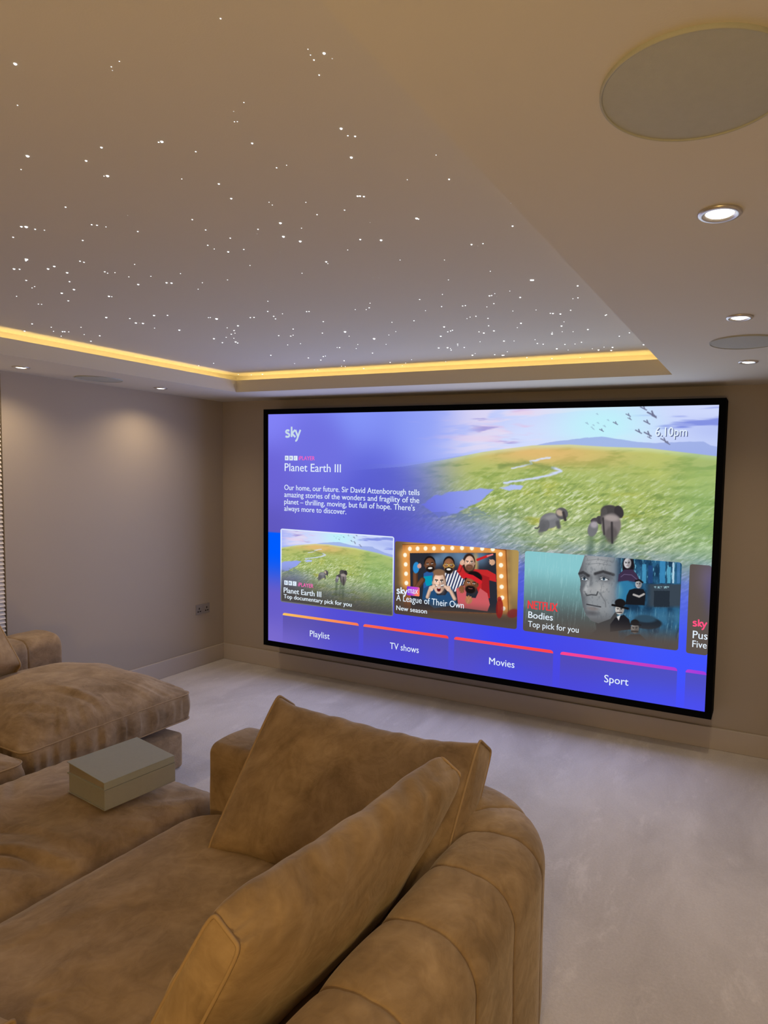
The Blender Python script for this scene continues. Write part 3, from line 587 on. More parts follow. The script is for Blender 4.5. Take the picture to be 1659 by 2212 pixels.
def wordmark(name, parent, x, base, h, mat, depth=0.006):
    """the round lower-case three-letter channel mark; h = height of the letter k"""
    k = h / 60; X = lambda v: x + v * k; Y = lambda v: base - v * k
    S = [arc(18, 30, 12.5, 10, -25, -180) + arc(17.5, 20, 0.1, 0.1, 90, 90, 1)[:0] + [(8, 27), (14, 23.5), (22, 21), (28, 17)] + [(31, 11)] + arc(17.5, 11, 13.5, 8.5, 0, 160)]
    S = [[(30, 36), (24, 39.5), (16, 40), (9, 37), (6.5, 31.5), (9, 27), (16, 24), (24, 21), (30, 16.5), (31, 10.5), (27, 5), (19, 3), (11, 3.5), (4, 6.5)],
         [(46, 2), (46, 60)], [(70, 42), (60, 33), (50, 24.5), (49, 22), (60, 12), (72, 1.5)],
         [(72, 42), (81, 22), (89, 4)], [(106, 42), (97, 22), (87, -2), (82, -14), (77, -18.5), (71, -19)]]
    return ribbon(name, parent, [[(X(a), Y(b)) for a, b in s] for s in S], 11.5 * k, mat, depth)
def badge(parent, x0, x1, y0, y1, depth=0.006):
    w = (x1 - x0) / 3; g = w * .09
    for i, ch in enumerate('BBC'):
        a = x0 + i * w + g; b = x0 + (i + 1) * w - g
        f = flat('channel_block', parent, (a, y0, b, y1), 'white_ink', depth)
        text('channel_letter', f if parent is screen else parent, ch, a + (b - a) * .3, y1 - (y1 - y0) * .24, (y1 - y0) * .52, a + (b - a) * .7, 'blue_ink', depth + .002, .01)

wordmark('channel_logo', screen, 99, 108, 49, 'grey_ink')
badge(screen, 97, 172, 193, 214)
text('player_text', screen, 'iPLAYER', 177, 212, 18, 265, 'pink_ink', bold=.008)
text('heading_text', screen, 'Planet Earth III', 98, 264, 36, 404)
for ln, bs, xe in zip(['Our home, our future. Sir David Attenborough tells', 'amazing stories of the wonders and fragility of the', 'planet – thrilling, moving, but full of hope. There\'s', 'always more to discover.'], [352, 385, 418, 450], [793, 792, 772, 434]):
    text('description_line', screen, ln, 96, bs, 24, xe, bold=.004)
text('clock_shade', screen, '6.10pm', 1721, 109, 31, 1825, 'shadow_ink', .004)
text('clock_text', screen, '6.10pm', 1718, 106, 31, 1822, 'white_ink')

def fade_dark(img, t, col=(80, 74, 70), a=.55, b=1.0, k=.97):
    return mixc(img, col, ss(a, b, t) * k)
def tile_meadow(X, Y):
    img = savannah(1350 + 2.02 * (X - 308), 430 + 2.02 * (Y - 737))
    t = (Y - 535) / 350
    img = mixc(img, (74, 68, 64), ss(.55, 1.02, t + (1 - ss(74, 420, X)) * .12) * .93)
    e = np.minimum(np.minimum(X - 74, 675 - X), np.minimum(Y - 535, 884 - Y) * 1.1)
    return mixc(img, (224, 236, 255), (1 - ss(4.5, 7, e)) * (1 - .75 * ss(.25, 1, t)))
def tile_show(X, Y):
    img = np.zeros(X.shape + (3,)); img[...] = (120, 96, 66); n = fbm(X / 60, Y / 160, 51)
    img = mixc(img, (176, 146, 86), ss(1230, 1330, X) * (1 - ss(500, 900, Y))); img = mixc(img, (86, 70, 50), (1 - ss(60, 160, X)) * .5)
    F = [(150, 125), (700, 120), (1245, 130), (1272, 862), (160, 842)]
    img = poly(img, X, Y, F, (168, 96, 46), 3); img = mixc(img, (120, 62, 30), inside(X, Y, F) * ss(.5, .7, n) * .5)
    bulbs = [(233, 170), (320, 168), (408, 167), (500, 166), (597, 165), (697, 163), (800, 162), (902, 163), (1008, 168), (1115, 174), (178, 235), (184, 333), (187, 432), (190, 530), (1193, 228), (1197, 342), (1200, 458), (1203, 570), (1208, 685), (1220, 800)]
    for b in bulbs: img = blob(img, X, Y, b, (58, 58), (248, 176, 92), 0, .95, .85)
    img = stroke(img, X, Y, [(150, 125), (700, 118), (1245, 182)], 7, (96, 50, 24), 3, .8); img = stroke(img, X, Y, [(1246, 182), (1272, 860)], 9, (110, 60, 26), 3, .8)
    for b in bulbs: img = blob(img, X, Y, b, (21, 23), (255, 248, 226), 0, .25)
    I = [(232, 215), (1145, 213), (1162, 850), (240, 810)]
    img = poly(img, X, Y, I, (50, 50, 60), 3)
    ins = inside(X, Y, I); bo = np.zeros_like(img); bo[...] = (42, 44, 54)
    for c, r in (((530, 290), 60), ((760, 235), 90), ((620, 250), 60), ((840, 300), 70), ((980, 260), 80)): bo = blob(bo, X, Y, c, (r, r), (104, 138, 172), 0, .9, .8)
    bo = blob(bo, X, Y, (940, 330), (24, 120), (196, 160, 100), 0, .9, .9)
    img = mixc(img, (0, 0, 0), ins * 0); img = np.where(ins[..., None], bo, img)
    def face(c, r, skin, hair, tilt=0, beard=None, smile=None, brow=(40, 28, 24)):
        nonlocal img
        cx, cy = c; rx, ry = r; a = math.radians(tilt); P = lambda u, v: (cx + u * rx * math.cos(a) - v * ry * math.sin(a), cy + u * rx * math.sin(a) + v * ry * math.cos(a))
        img = blob(img, X, Y, P(-1, .05), (rx * .16, ry * .2), shade(skin, .85), tilt); img = blob(img, X, Y, P(1, .05), (rx * .16, ry * .2), shade(skin, .85), tilt)
        img = blob(img, X, Y, P(0, -.28), (rx * 1.06, ry * .86), hair, tilt, .08)
        img = blob(img, X, Y, P(0, .06), (rx * .97, ry * .95), skin, tilt, .07); img = blob(img, X, Y, P(-.2, -.2), (rx * .5, ry * .4), shade(skin, 1.22), tilt, .9, .7); img = blob(img, X, Y, P(.62, .25), (rx * .35, ry * .6), shade(skin, .68), tilt, .8, .7)
        if beard: img = blob(img, X, Y, P(0, .62), (rx * .78, ry * .44), beard, tilt, .2); img = blob(img, X, Y, P(0, .34), (rx * .4, ry * .09), beard, tilt, .3)
        for s in (-1, 1):
            img = stroke(img, X, Y, [P(s * .62, -.22), P(s * .22, -.2)], ry * .1, brow, 2); img = blob(img, X, Y, P(s * .42, -.08), (rx * .17, ry * .07), (232, 226, 220), tilt, .2); img = blob(img, X, Y, P(s * .42, -.08), (rx * .075, ry * .07), (26, 20, 20), tilt, .2)
        img = stroke(img, X, Y, [P(.02, -.05), P(.1, .2)], rx * .12, shade(skin, .7), 3, .8); img = stroke(img, X, Y, [P(-.16, .24), P(.18, .24)], ry * .06, shade(skin, .6), 2, .8)
        if smile == 'grin': img = blob(img, X, Y, P(0, .5), (rx * .42, ry * .13), (240, 236, 230), tilt, .2)
        elif smile == 'shout': img = blob(img, X, Y, P(0, .62), (rx * .32, ry * .2), (92, 24, 28), tilt, .2); img = blob(img, X, Y, P(0, .5), (rx * .22, ry * .05), (240, 236, 230), tilt, .2)
        else: img = stroke(img, X, Y, [P(-.28, .5), P(0, .53), P(.28, .5)], ry * .07, (150, 84, 80), 2)
    def limb(pts, w, col):
        nonlocal img
        img = stroke(img, X, Y, pts, w, shade(col, .72), 4); img = stroke(img, X, Y, [(p[0] - w * .1, p[1] - w * .05) for p in pts], w * .6, col, 6)
    def hand(c, s, col, dirs):
        nonlocal img
        img = blob(img, X, Y, c, (s, s * 1.1), col, 0, .15)
        for i, (dx, dy) in enumerate(dirs): img = stroke(img, X, Y, [c, (c[0] + dx * s, c[1] + dy * s)], s * .42, shade(col, 1.08 - .08 * (i % 2)), 2)
    BR = (112, 72, 50)
    # man in the blue vest, fist raised
    img = poly(img, X, Y, [(385, 430), (440, 400), (510, 420), (560, 520), (540, 640), (380, 640)], (44, 92, 156)); img = poly(img, X, Y, [(385, 462), (478, 452), (478, 560), (412, 560)], (8, 150, 178))
    limb([(292, 600), (292, 430)], 56, BR); limb([(300, 590), (372, 500)], 60, BR); img = blob(img, X, Y, (302, 368), (36, 60), (44, 138, 206), 6); hand((336, 352), 22, (206, 160, 150), ((.4, -1.2), (.9, -.7), (1, 0), (.8, .7)))
    face((455, 335), (58, 78), BR, (26, 20, 20), -4, (34, 24, 22), 'grin')
    # man in the striped shirt and glasses
    img = poly(img, X, Y, [(608, 425), (745, 395), (835, 505), (800, 560), (725, 625), (640, 560)], (232, 232, 236)); st = inside(X, Y, [(608, 425), (745, 395), (835, 505), (800, 560), (725, 625), (640, 560)])
    img = mixc(img, (40, 50, 92), st * ss(-.1, .25, np.sin((X + .35 * Y) / 5.2)))
    face((660, 345), (57, 84), (140, 92, 62), (28, 22, 22), 2, (34, 26, 24), 'grin')
    for s in (-1, 1): d = np.abs(np.hypot((X - 660 - s * 29) / 26, (Y - 347) / 19) - 1); img = mixc(img, (214, 176, 80), (1 - ss(.08, .2, d)) * .9)
    # man in the red jacket
    img = poly(img, X, Y, [(740, 400), (820, 360), (930, 385), (1060, 392), (1145, 440), (1150, 520), (1075, 500), (1085, 690), (990, 700), (930, 520), (800, 480)], (196, 42, 44)); limb([(770, 400), (800, 320)], 40, (206, 46, 46)); img = poly(img, X, Y, [(1000, 440), (1080, 470), (1080, 690), (1000, 600)], (150, 28, 34), 6, .7)
    img = blob(img, X, Y, (872, 325), (66, 105), (50, 32, 26)); face((877, 318), (52, 82), (214, 172, 148), (52, 34, 28), 2, (112, 74, 56), None); hand((800, 318), 24, (214, 172, 148), ((.1, -1.4), (.5, -1.2), (.8, -.8)))
    img = stroke(img, X, Y, [(960, 286), (1062, 246)], 26, (198, 38, 42), 3); img = stroke(img, X, Y, [(1062, 246), (1112, 230)], 17, (230, 120, 120), 3); hand((1110, 312), 28, (206, 160, 130), ((-.9, -.9), (-1, -.2), (-.8, .5), (-.2, 1)))
    # man with the painted cheeks, shouting
    img = poly(img, X, Y, [(378, 590), (478, 545), (530, 660), (620, 660), (690, 560), (745, 760), (500, 800), (366, 700)], (36, 76, 118))
    SK = (222, 186, 164); face((553, 525), (66, 118), SK, (128, 92, 68), 2, None, 'shout'); img = blob(img, X, Y, (552, 418), (66, 34), (134, 98, 72), 0, .2)
    for s in (-1, 1): img = stroke(img, X, Y, [(553 + s * 22, 558), (553 + s * 50, 552)], 9, (240, 240, 244), 2); img = stroke(img, X, Y, [(553 + s * 24, 570), (553 + s * 48, 566)], 5, (60, 70, 92), 2)
    limb([(425, 680), (450, 610), (500, 560)], 40, SK); limb([(720, 700), (680, 620), (620, 570)], 40, SK); hand((465, 590), 26, SK, ((1.6, -1), (1.5, -.5), (.6, .6))); hand((655, 590), 26, SK, ((-1.5, -1), (-1.4, -.5), (-.4, .7)))
    # man in the headband
    img = poly(img, X, Y, [(735, 590), (850, 545), (840, 680), (940, 690), (985, 585), (1060, 640), (1085, 760), (1060, 830), (760, 790)], (204, 92, 98))
    D = (134, 86, 58); img = blob(img, X, Y, (930, 470), (78, 62), (24, 18, 20), 18); face((893, 540), (68, 96), D, (28, 20, 20), 8, (28, 20, 20), None); img = stroke(img, X, Y, [(838, 452), (905, 468), (985, 520)], 44, (212, 34, 44), 3)
    hand((868, 712), 36, (176, 122, 84), ((-.6, -1), (0, -1.2), (.6, -.9), (.9, -.2), (-.4, .9))); hand((795, 590), 30, D, ((-.8, .8), (-.3, 1.4), (.2, 1.5), (.7, 1.2)))
    # the bottle on the ledge
    t = (Y - 88 - (X - 65) * .09) / 760
    img = mixc(img, (78, 64, 56), ss(.72, 1.0, t) * .96)
    img = blob(img, X, Y, (1182, 800), (36, 105), (138, 26, 28), 2, .1, .8); img = blob(img, X, Y, (1182, 700), (22, 26), (150, 34, 36), 0, .1, .8); img = blob(img, X, Y, (1315, 850), (60, 45), (128, 34, 40), -25, .2, .7)
    img = mixc(img, (84, 72, 64), ss(.9, 1.05, t))
    return mixc(img, (78, 64, 56), (1 - ss(60, 300, X)) * ss(.55, .75, t) * .8)
def tile_drama(X, Y):
    img = np.zeros(X.shape + (3,)); v = (Y - 112 - (X - 92) * .1) / 640
    img[...] = (136, 198, 204); img = mixc(img, (108, 150, 152), ss(.15, .55, v)); img = mixc(img, (84, 92, 92), ss(.45, .8, v))
    rain = fbm(X / 6 + Y / 60, Y / 90, 61); img = mixc(img, (176, 222, 224), ss(.58, .75, rain) * .25)
    R = ss(800, 900, X + 20 * np.sin(Y / 40)); sc = np.zeros_like(img); sc[...] = (44, 96, 132)
    sc = mixc(sc, (26, 56, 84), ss(.3, .7, fbm(X / 50, Y / 90, 63))); sc = mixc(sc, (120, 196, 220), ss(.6, .78, fbm(X / 9, Y / 60, 66)) * (1 - ss(300, 400, Y)) * .9)
    for x0, x1, y0, c in ((1085, 1120, 230, (36, 70, 120)), (1170, 1210, 190, (60, 140, 190)), (1225, 1250, 240, (90, 170, 200)), (1262, 1276, 205, (190, 220, 236)), (1295, 1318, 200, (70, 120, 170)), (1040, 1070, 220, (70, 150, 190))):
        sc = mixc(sc, c, ((X > x0) & (X < x1) & (Y > y0) & (Y < 370)) * .85)
    sc = mixc(sc, (58, 70, 82), ss(372, 384, Y) * (1 - ss(540, 580, Y)) * ss(1050, 1120, X)); sc = mixc(sc, (34, 42, 52), ((X > 1130) & (X < 1245) & (Y > 430) & (Y < 560)) * .8); sc = mixc(sc, (150, 190, 200), ((X > 1130) & (X < 1240) & (Y > 395) & (Y < 412)) * ss(.4, .6, fbm(X / 8, Y / 8, 68)))
    sc = mixc(sc, (70, 120, 150), ss(560, 640, Y) * (1 - ss(640, 740, Y)) * .6); sc = mixc(sc, (150, 200, 214), ss(.6, .8, rain) * ss(540, 600, Y) * .4)
    sc = blob(sc, X, Y, (910, 440), (85, 90), (48, 120, 160), 0, .15)
    img = mixc(img, sc, R)
    F = [(595, 140), (565, 235), (540, 295), (556, 330), (562, 372), (556, 420), (570, 490), (582, 560), (606, 620), (650, 668), (705, 690), (800, 655), (845, 590), (862, 470), (868, 330), (880, 140)]
    SK = (142, 146, 150); img = poly(img, X, Y, [(680, 640), (850, 600), (870, 830), (600, 830), (690, 740)], (66, 66, 68), 8)
    fm = inside(X, Y, F); img = poly(img, X, Y, F, SK, 4)
    fc = np.zeros_like(img); fc[...] = SK; fc = mixc(fc, (92, 96, 102), 1 - ss(560, 640, X - .06 * (Y - 400))); fc = mixc(fc, (120, 132, 144), ss(760, 860, X)); fc = mixc(fc, (176, 178, 180), np.exp(-(((X - 690) / 60) ** 2 + ((Y - 210) / 60) ** 2)) * .8)
    fc = mixc(fc, (178, 178, 178), np.exp(-(((X - 720) / 60) ** 2 + ((Y - 420) / 50) ** 2)) * .7); fc = mixc(fc, (86, 88, 92), ss(560, 700, Y) * .75)
    fc = mixc(fc, (88, 92, 98), np.exp(-(((X - 640) / 16) ** 2)) * ss(290, 330, Y) * (1 - ss(430, 460, Y)) * .6)
    fc = blob(fc, X, Y, (598, 322), (44, 30), (84, 86, 92), 8, .7, .9); fc = blob(fc, X, Y, (748, 322), (62, 34), (92, 94, 100), 12, .7, .9)
    fc = stroke(fc, X, Y, [(543, 296), (580, 284), (626, 312)], 20, (58, 58, 62), 6); fc = stroke(fc, X, Y, [(678, 296), (740, 278), (822, 304)], 22, (60, 60, 64), 8)
    for cx, cy, rx in ((592, 334, 26), (748, 336, 32)):
        fc = blob(fc, X, Y, (cx, cy), (rx, 13), (214, 220, 224), 8, .15); fc = blob(fc, X, Y, (cx - 1, cy), (11, 13), (70, 92, 110), 0, .2); fc = blob(fc, X, Y, (cx - 1, cy), (5, 6), (14, 16, 20), 0, .2)
        fc = stroke(fc, X, Y, [(cx - rx - 3, cy + 2), (cx, cy - 13), (cx + rx + 6, cy + 6)], 6, (44, 46, 50), 2)
    fc = blob(fc, X, Y, (630, 428), (46, 34), (158, 160, 162), 0, .5); fc = stroke(fc, X, Y, [(592, 436), (612, 468), (648, 462), (690, 466), (700, 440)], 9, (62, 64, 68), 5); fc = blob(fc, X, Y, (612, 396), (14, 60), (186, 188, 190), 18, .8, .7)
    fc = stroke(fc, X, Y, [(612, 538), (660, 548), (724, 560)], 8, (48, 46, 50), 3); fc = blob(fc, X, Y, (660, 574), (46, 15), (128, 122, 122), 8, .6); fc = blob(fc, X, Y, (655, 610), (50, 18), (84, 84, 88), 6, .8, .8); fc = stroke(fc, X, Y, [(716, 450), (760, 520), (764, 560)], 8, (98, 100, 104), 5, .7)
    for yy in (190, 222): fc = stroke(fc, X, Y, [(610, yy), (700, yy - 10), (800, yy + 8)], 5, (112, 116, 120), 4, .7)
    fc = mixc(fc, (96, 102, 108), ss(.55, .7, fbm(X / 14, Y / 22, 71)) * .35)
    fade = 1 - ss(810, 880, X) * .85
    img = np.where(fm[..., None], img + (fc - img) * fade[..., None] if True else fc, img); img = np.where(fm[..., None], mixc(img, sc, ss(815, 885, X) * .9), img)
    def mini(c, r, skin, tilt=0):
        nonlocal img
        cx, cy = c; rx, ry = r; img = blob(img, X, Y, c, r, skin, tilt, .1); img = blob(img, X, Y, (cx + rx * .5, cy), (rx * .5, ry * .9), shade(skin, .65), tilt, .5, .7)
        for s in (-1, 1): img = stroke(img, X, Y, [(cx + s * rx * .6, cy - ry * .2), (cx + s * rx * .2, cy - ry * .15)], ry * .14, (40, 40, 44), 2); img = blob(img, X, Y, (cx + s * rx * .4, cy), (rx * .13, ry * .08), (30, 30, 34))
        img = stroke(img, X, Y, [(cx, cy), (cx + 2, cy + ry * .3)], rx * .14, shade(skin, .7), 2); img = stroke(img, X, Y, [(cx - rx * .25, cy + ry * .52), (cx + rx * .25, cy + ry * .52)], ry * .1, (120, 70, 74), 2)
    img = blob(img, X, Y, (935, 235), (46, 78), (30, 26, 32)); img = poly(img, X, Y, [(862, 300), (905, 262), (970, 262), (1000, 300), (1022, 345), (990, 362), (930, 350), (856, 358)], (62, 48, 74)); mini((928, 212), (28, 40), (198, 196, 200)); img = stroke(img, X, Y, [(880, 320), (905, 300), (960, 305), (1000, 340)], 5, (118, 104, 140), 3, .8)
    img = poly(img, X, Y, [(945, 425), (985, 412), (1050, 418), (1068, 450), (1062, 548), (915, 540), (925, 470)], (26, 28, 34)); mini((1014, 378), (24, 34), (176, 176, 178)); img = stroke(img, X, Y, [(992, 352), (1020, 346), (1044, 364)], 14, (26, 24, 28), 3); img = stroke(img, X, Y, [(978, 462), (1020, 478), (1055, 458)], 16, (176, 172, 170), 4)
    img = blob(img, X, Y, (1080, 690), (112, 48), (34, 42, 52), 4); img = blob(img, X, Y, (1070, 655), (80, 30), (48, 76, 96), 4, .3)
    img = poly(img, X, Y, [(800, 700), (838, 648), (905, 622), (945, 660), (968, 740), (800, 760)], (30, 30, 36)); mini((872, 580), (34, 42), (196, 192, 188)); img = stroke(img, X, Y, [(850, 604), (890, 606)], 7, (50, 42, 40), 2); img = blob(img, X, Y, (876, 528), (42, 32), (28, 26, 28), 8); img = stroke(img, X, Y, [(816, 545), (870, 556), (936, 574)], 17, (24, 22, 24), 3); img = poly(img, X, Y, [(850, 640), (880, 625), (866, 670)], (214, 214, 214))
    img = poly(img, X, Y, [(920, 800), (960, 780), (1030, 780), (1080, 830), (900, 830)], (38, 36, 38)); mini((990, 732), (30, 40), (150, 146, 142)); img = stroke(img, X, Y, [(968, 756), (1010, 758)], 14, (44, 38, 36), 3); img = blob(img, X, Y, (990, 686), (32, 24), (34, 32, 34)); img = stroke(img, X, Y, [(948, 698), (1034, 706)], 11, (30, 28, 30), 3)
    return mixc(img, (88, 78, 72), ss(.70, 1.0, v) * .96)
def tile_dark(X, Y):
    img = np.zeros(X.shape + (3,)); img[...] = (92, 82, 76)
    img = mixc(img, (112, 100, 128), np.exp(-(((X - 1915) / 40) ** 2 + ((Y - 600) / 60) ** 2)) * .7); img = mixc(img, (84, 80, 140), np.exp(-(((X - 1925) / 22) ** 2 + ((Y - 660) / 70) ** 2)) * .6)
    return img

t = picture('programme_tile', screen, tile_meadow, (73, 535, 675, 884), .003, 420, 250, 10); t['label'] = 'savannah tile with white outline'
badge(t, 94, 168, 779, 800, .005); text('player_text', t, 'iPLAYER', 176, 800, 18, 261, 'pink_ink', bold=.008)
text('title_text', t, 'Planet Earth III', 94, 838, 25, 304, bold=.012); text('subtitle_text', t, 'Top documentary pick for you', 94, 864, 19, 466, bold=.014)
t = picture('programme_tile', screen, tile_show, (679, 554, 1228, 871), .0025, 470, 290, 10, [(65, 88), (1372, 185), (1352, 1020), (45, 852)]); t['label'] = 'tile with bulb-lit mirror and five men'
wordmark('channel_logo', t, 690, 781, 29, 'white_ink')
def maxgrad(X, Y):
    k = (X - 741) / 58; img = np.zeros(X.shape + (3,)); img[...] = (124, 60, 214); img = mixc(img, (190, 70, 214), ss(0, .5, k)); return mixc(img, (255, 130, 96), ss(.5, 1, k + (Y - 746) / 90 - .2))
mx = picture('channel_plate', t, maxgrad, (740, 744, 800, 783), .005, 24, 14, 3); text('plate_text', t, 'max', 747, 773, 27, 793, depth=.008)
text('title_text', t, 'A League of Their Own', 690, 812, 27, 1002); text('subtitle_text', t, 'New season', 691, 853, 20, 836, bold=.008)
t = picture('programme_tile', screen, tile_drama, (1253, 554, 1824, 873), .0025, 500, 290, 10, [(92, 112), (1330, 205), (1312, 912), (76, 742)]); t['label'] = 'teal tile with large grey face and small figures'
text('channel_text', t, 'NETFLIX', 1271, 781, 32, 1388, 'red_ink', bold=.03); text('title_text', t, 'Bodies', 1274, 818, 26, 1371, bold=.006); text('subtitle_text', t, 'Top pick for you', 1274, 853, 23, 1471)
t = picture('programme_tile', screen, tile_dark, (1850, 557, 1919.9, 877), .0025, 60, 160, 8); t['label'] = 'dark brown tile cut by the screen edge'
wordmark('channel_logo', t, 1867, 777, 26, 'rose_ink'); text('title_text', t, 'Pus', 1870, 820, 27, 1917.5); text('subtitle_text', t, 'Five', 1870, 852, 24, 1916.5)

def tab(x0, x1, c0, c1, label, tx=None):
    def body(X, Y):
        img = base_col(X, Y); k = 1 - .8 * ss(950, 1080, Y)
        return mixc(img, (88, 78, 158), .60 * k + 0 * X)
    t = picture('menu_tab', screen, body, (x0, 940, x1, 1079), .002, 60, 30); 
    def bar(X, Y):
        k = (X - x0) / (x1 - x0); img = np.zeros(X.shape + (3,)); img[...] = c0; return mixc(img, c1, np.clip(k, 0, 1))
    y0, y1 = 935, 947
    s, tt = np.linspace(0, 1, 60), None
    b = picture('color_bar', t, bar, (x0, y0, x1, y1), .004, 60, 10, 0)
    me = b.data; n = len(me.vertices)                                # round the bar's upper corners
    off = origin(b)
    for v in me.vertices:
        x = (v.co.x + off.x - XS) / WS * 1920; y = (1 - (v.co.z + off.z - ZS) / HS) * 1080
        dy = max(0.0, 11 - (y - y0)); ins = 11 - math.sqrt(max(0, 121 - dy * dy))
        if x < x0 + ins: v.co.x = XS + (x0 + ins) / 1920 * WS - off.x
        if x > x1 - ins: v.co.x = XS + (x1 - ins) / 1920 * WS - off.x
    if label: text('tab_text', t, label, tx[0], 1028, 28, tx[1])
tab(87, 503, (250, 196, 96), (255, 122, 82), 'Playlist', (243, 351))
tab(527, 936, (255, 108, 82), (250, 66, 70), 'TV shows', (662, 801))
tab(962, 1376, (255, 76, 84), (255, 70, 82), 'Movies', (1117, 1223))
tab(1404, 1824, (255, 70, 140), (170, 60, 214), 'Sport', (1572, 1659))
tab(1852, 1919.9, (176, 64, 214), (160, 60, 220), None)

# ---------------------------------------------------------------- upholstery
def wob(t, seed, fr):
    return mnoise.noise(Vector((math.cos(t) * fr + seed * 7.3, math.sin(t) * fr - seed * 3.1, seed * 1.7)))
def cushion(name, parent, frame, w, h, t, crown, seed, corner=.05, bow=.02, crown_b=None, gather=.006, fold=.010, NT=240, folds=(), round_edge=False):
    """soft box cushion: puffed faces, gathered band, piped seams.  frame = (centre, X axis, Y axis, Z axis)"""
    C, AX, AY, AZ = [Vector(q) for q in frame]; AX.normalize(); AY.normalize(); AZ.normalize()
    crown_b = crown if crown_b is None else crown_b
    out = []
    def outline(n):
        pts = []; hw, hh = w / 2, h / 2; r = corner
        per = [(hw - r, -hh + r, -90), (hw - r, hh - r, 0), (-hw + r, hh - r, 90), (-hw + r, -hh + r, 180)]
        seq = []
        for k in range(4):
            cx, cy, a0 = per[k]
            for i in range(9):
                a = math.radians(a0 + i * 90 / 8); seq.append((cx + r * math.cos(a), cy + r * math.sin(a)))
        L = [0]
        for i in range(len(seq)): L.append(L[-1] + math.dist(seq[i], seq[(i + 1) % len(seq)]))
        j = 0
        for i in range(n):
            d = L[-1] * i / n
            while L[j + 1] < d: j += 1
            a, b = seq[j % len(seq)], seq[(j + 1) % len(seq)]; f = (d - L[j]) / max(1e-9, L[j + 1] - L[j])
            x, y = a[0] + (b[0] - a[0]) * f, a[1] + (b[1] - a[1]) * f
            u, v = x / hw, y / hh
            x -= math.copysign(bow * (1 - min(1, abs(v)) ** 2) * abs(u) ** 4, x); y -= math.copysign(bow * (1 - min(1, abs(u)) ** 2) * abs(v) ** 4, y)
            pts.append((x, y))
        return pts
    O = outline(NT); mb = MB()
    place = lambda x, y, z: C + AX * x + AY * y + AZ * z
    NR = 22
    def face(sign, cr):
        rows = []
        for k in range(NR + 1):
            s = 1 - (k / NR) ** 1.25 if k < NR else 0.004
            row = []
            for i, (x, y) in enumerate(O):
                th = 2 * PI * i / NT; u, v = x * s / (w / 2), y * s / (h / 2)
                z = t / 2 + cr * ((1 - abs(u) ** 2.6) * (1 - abs(v) ** 2.6)) ** .62
                e = math.exp(-(1 - s) * 7) * (1 - math.exp(-(1 - s) * 40))
                z += gather * e * wob(th, seed + sign, 26) * 1.6 + gather * .9 * e * wob(th, seed + 5 + sign, 11)
                z += fold * (1 - s ** 8) * mnoise.noise(Vector((x * s * 5.5 + seed, y * s * 5.5 - seed, sign * 3 + seed)))
                if sign > 0:
                    for fx, fy, ang, ln, dep in folds:       # single soft creases
                        dx, dy = x * s - fx, y * s - fy; a = dx * math.cos(ang) + dy * math.sin(ang); b = -dx * math.sin(ang) + dy * math.cos(ang)
                        z -= dep * math.exp(-(b / .016) ** 2) * math.exp(-(a / ln) ** 2); z += dep * .7 * math.exp(-((b - .03) / .02) ** 2) * math.exp(-(a / ln) ** 2)
                row.append(place(x * s, y * s, sign * z))
            rows.append(row)
        return rows
    band = []
    for k in range(9):
        q = k / 8 * 2 - 1; row = []
        for i, (x, y) in enumerate(O):
            th = 2 * PI * i / NT; l = math.hypot(x, y); b = (t * .42 * math.sqrt(max(0, 1 - q * q)) if round_edge else .012 * (1 - q * q)) + gather * 1.9 * (1 - q * q) * wob(th, seed + 9, 38)
            row.append(place(x + x / l * b, y + y / l * b, -q * t / 2))
        band.append(row)
    top = face(1, crown); bot = face(-1, crown_b)
    rows = top[::-1] + band[1:-1] + bot
    mb.grid(rows, close_u=True)
    n = len(mb.v); mb.v.append(tuple(sum((Vector(p) for p in rows[0]), Vector()) / NT)); mb.v.append(tuple(sum((Vector(p) for p in rows[-1]), Vector()) / NT))
    base = 0; last = (len(rows) - 1) * NT
    mb.f += [(n, (i + 1) % NT, i) for i in range(NT)] + [(n + 1, last + i, last + (i + 1) % NT) for i in range(NT)]
    if parent is None:
        raise ValueError
    body = mb.build(name, M['suede'], parent, True)
    for sg in () if round_edge else (1, -1):
        MB().tube([place(x * 1.004, y * 1.004, sg * (t / 2 + .001)) for x, y in O], .0042, 6).build('piping', M['piping'], body, True)
    return body
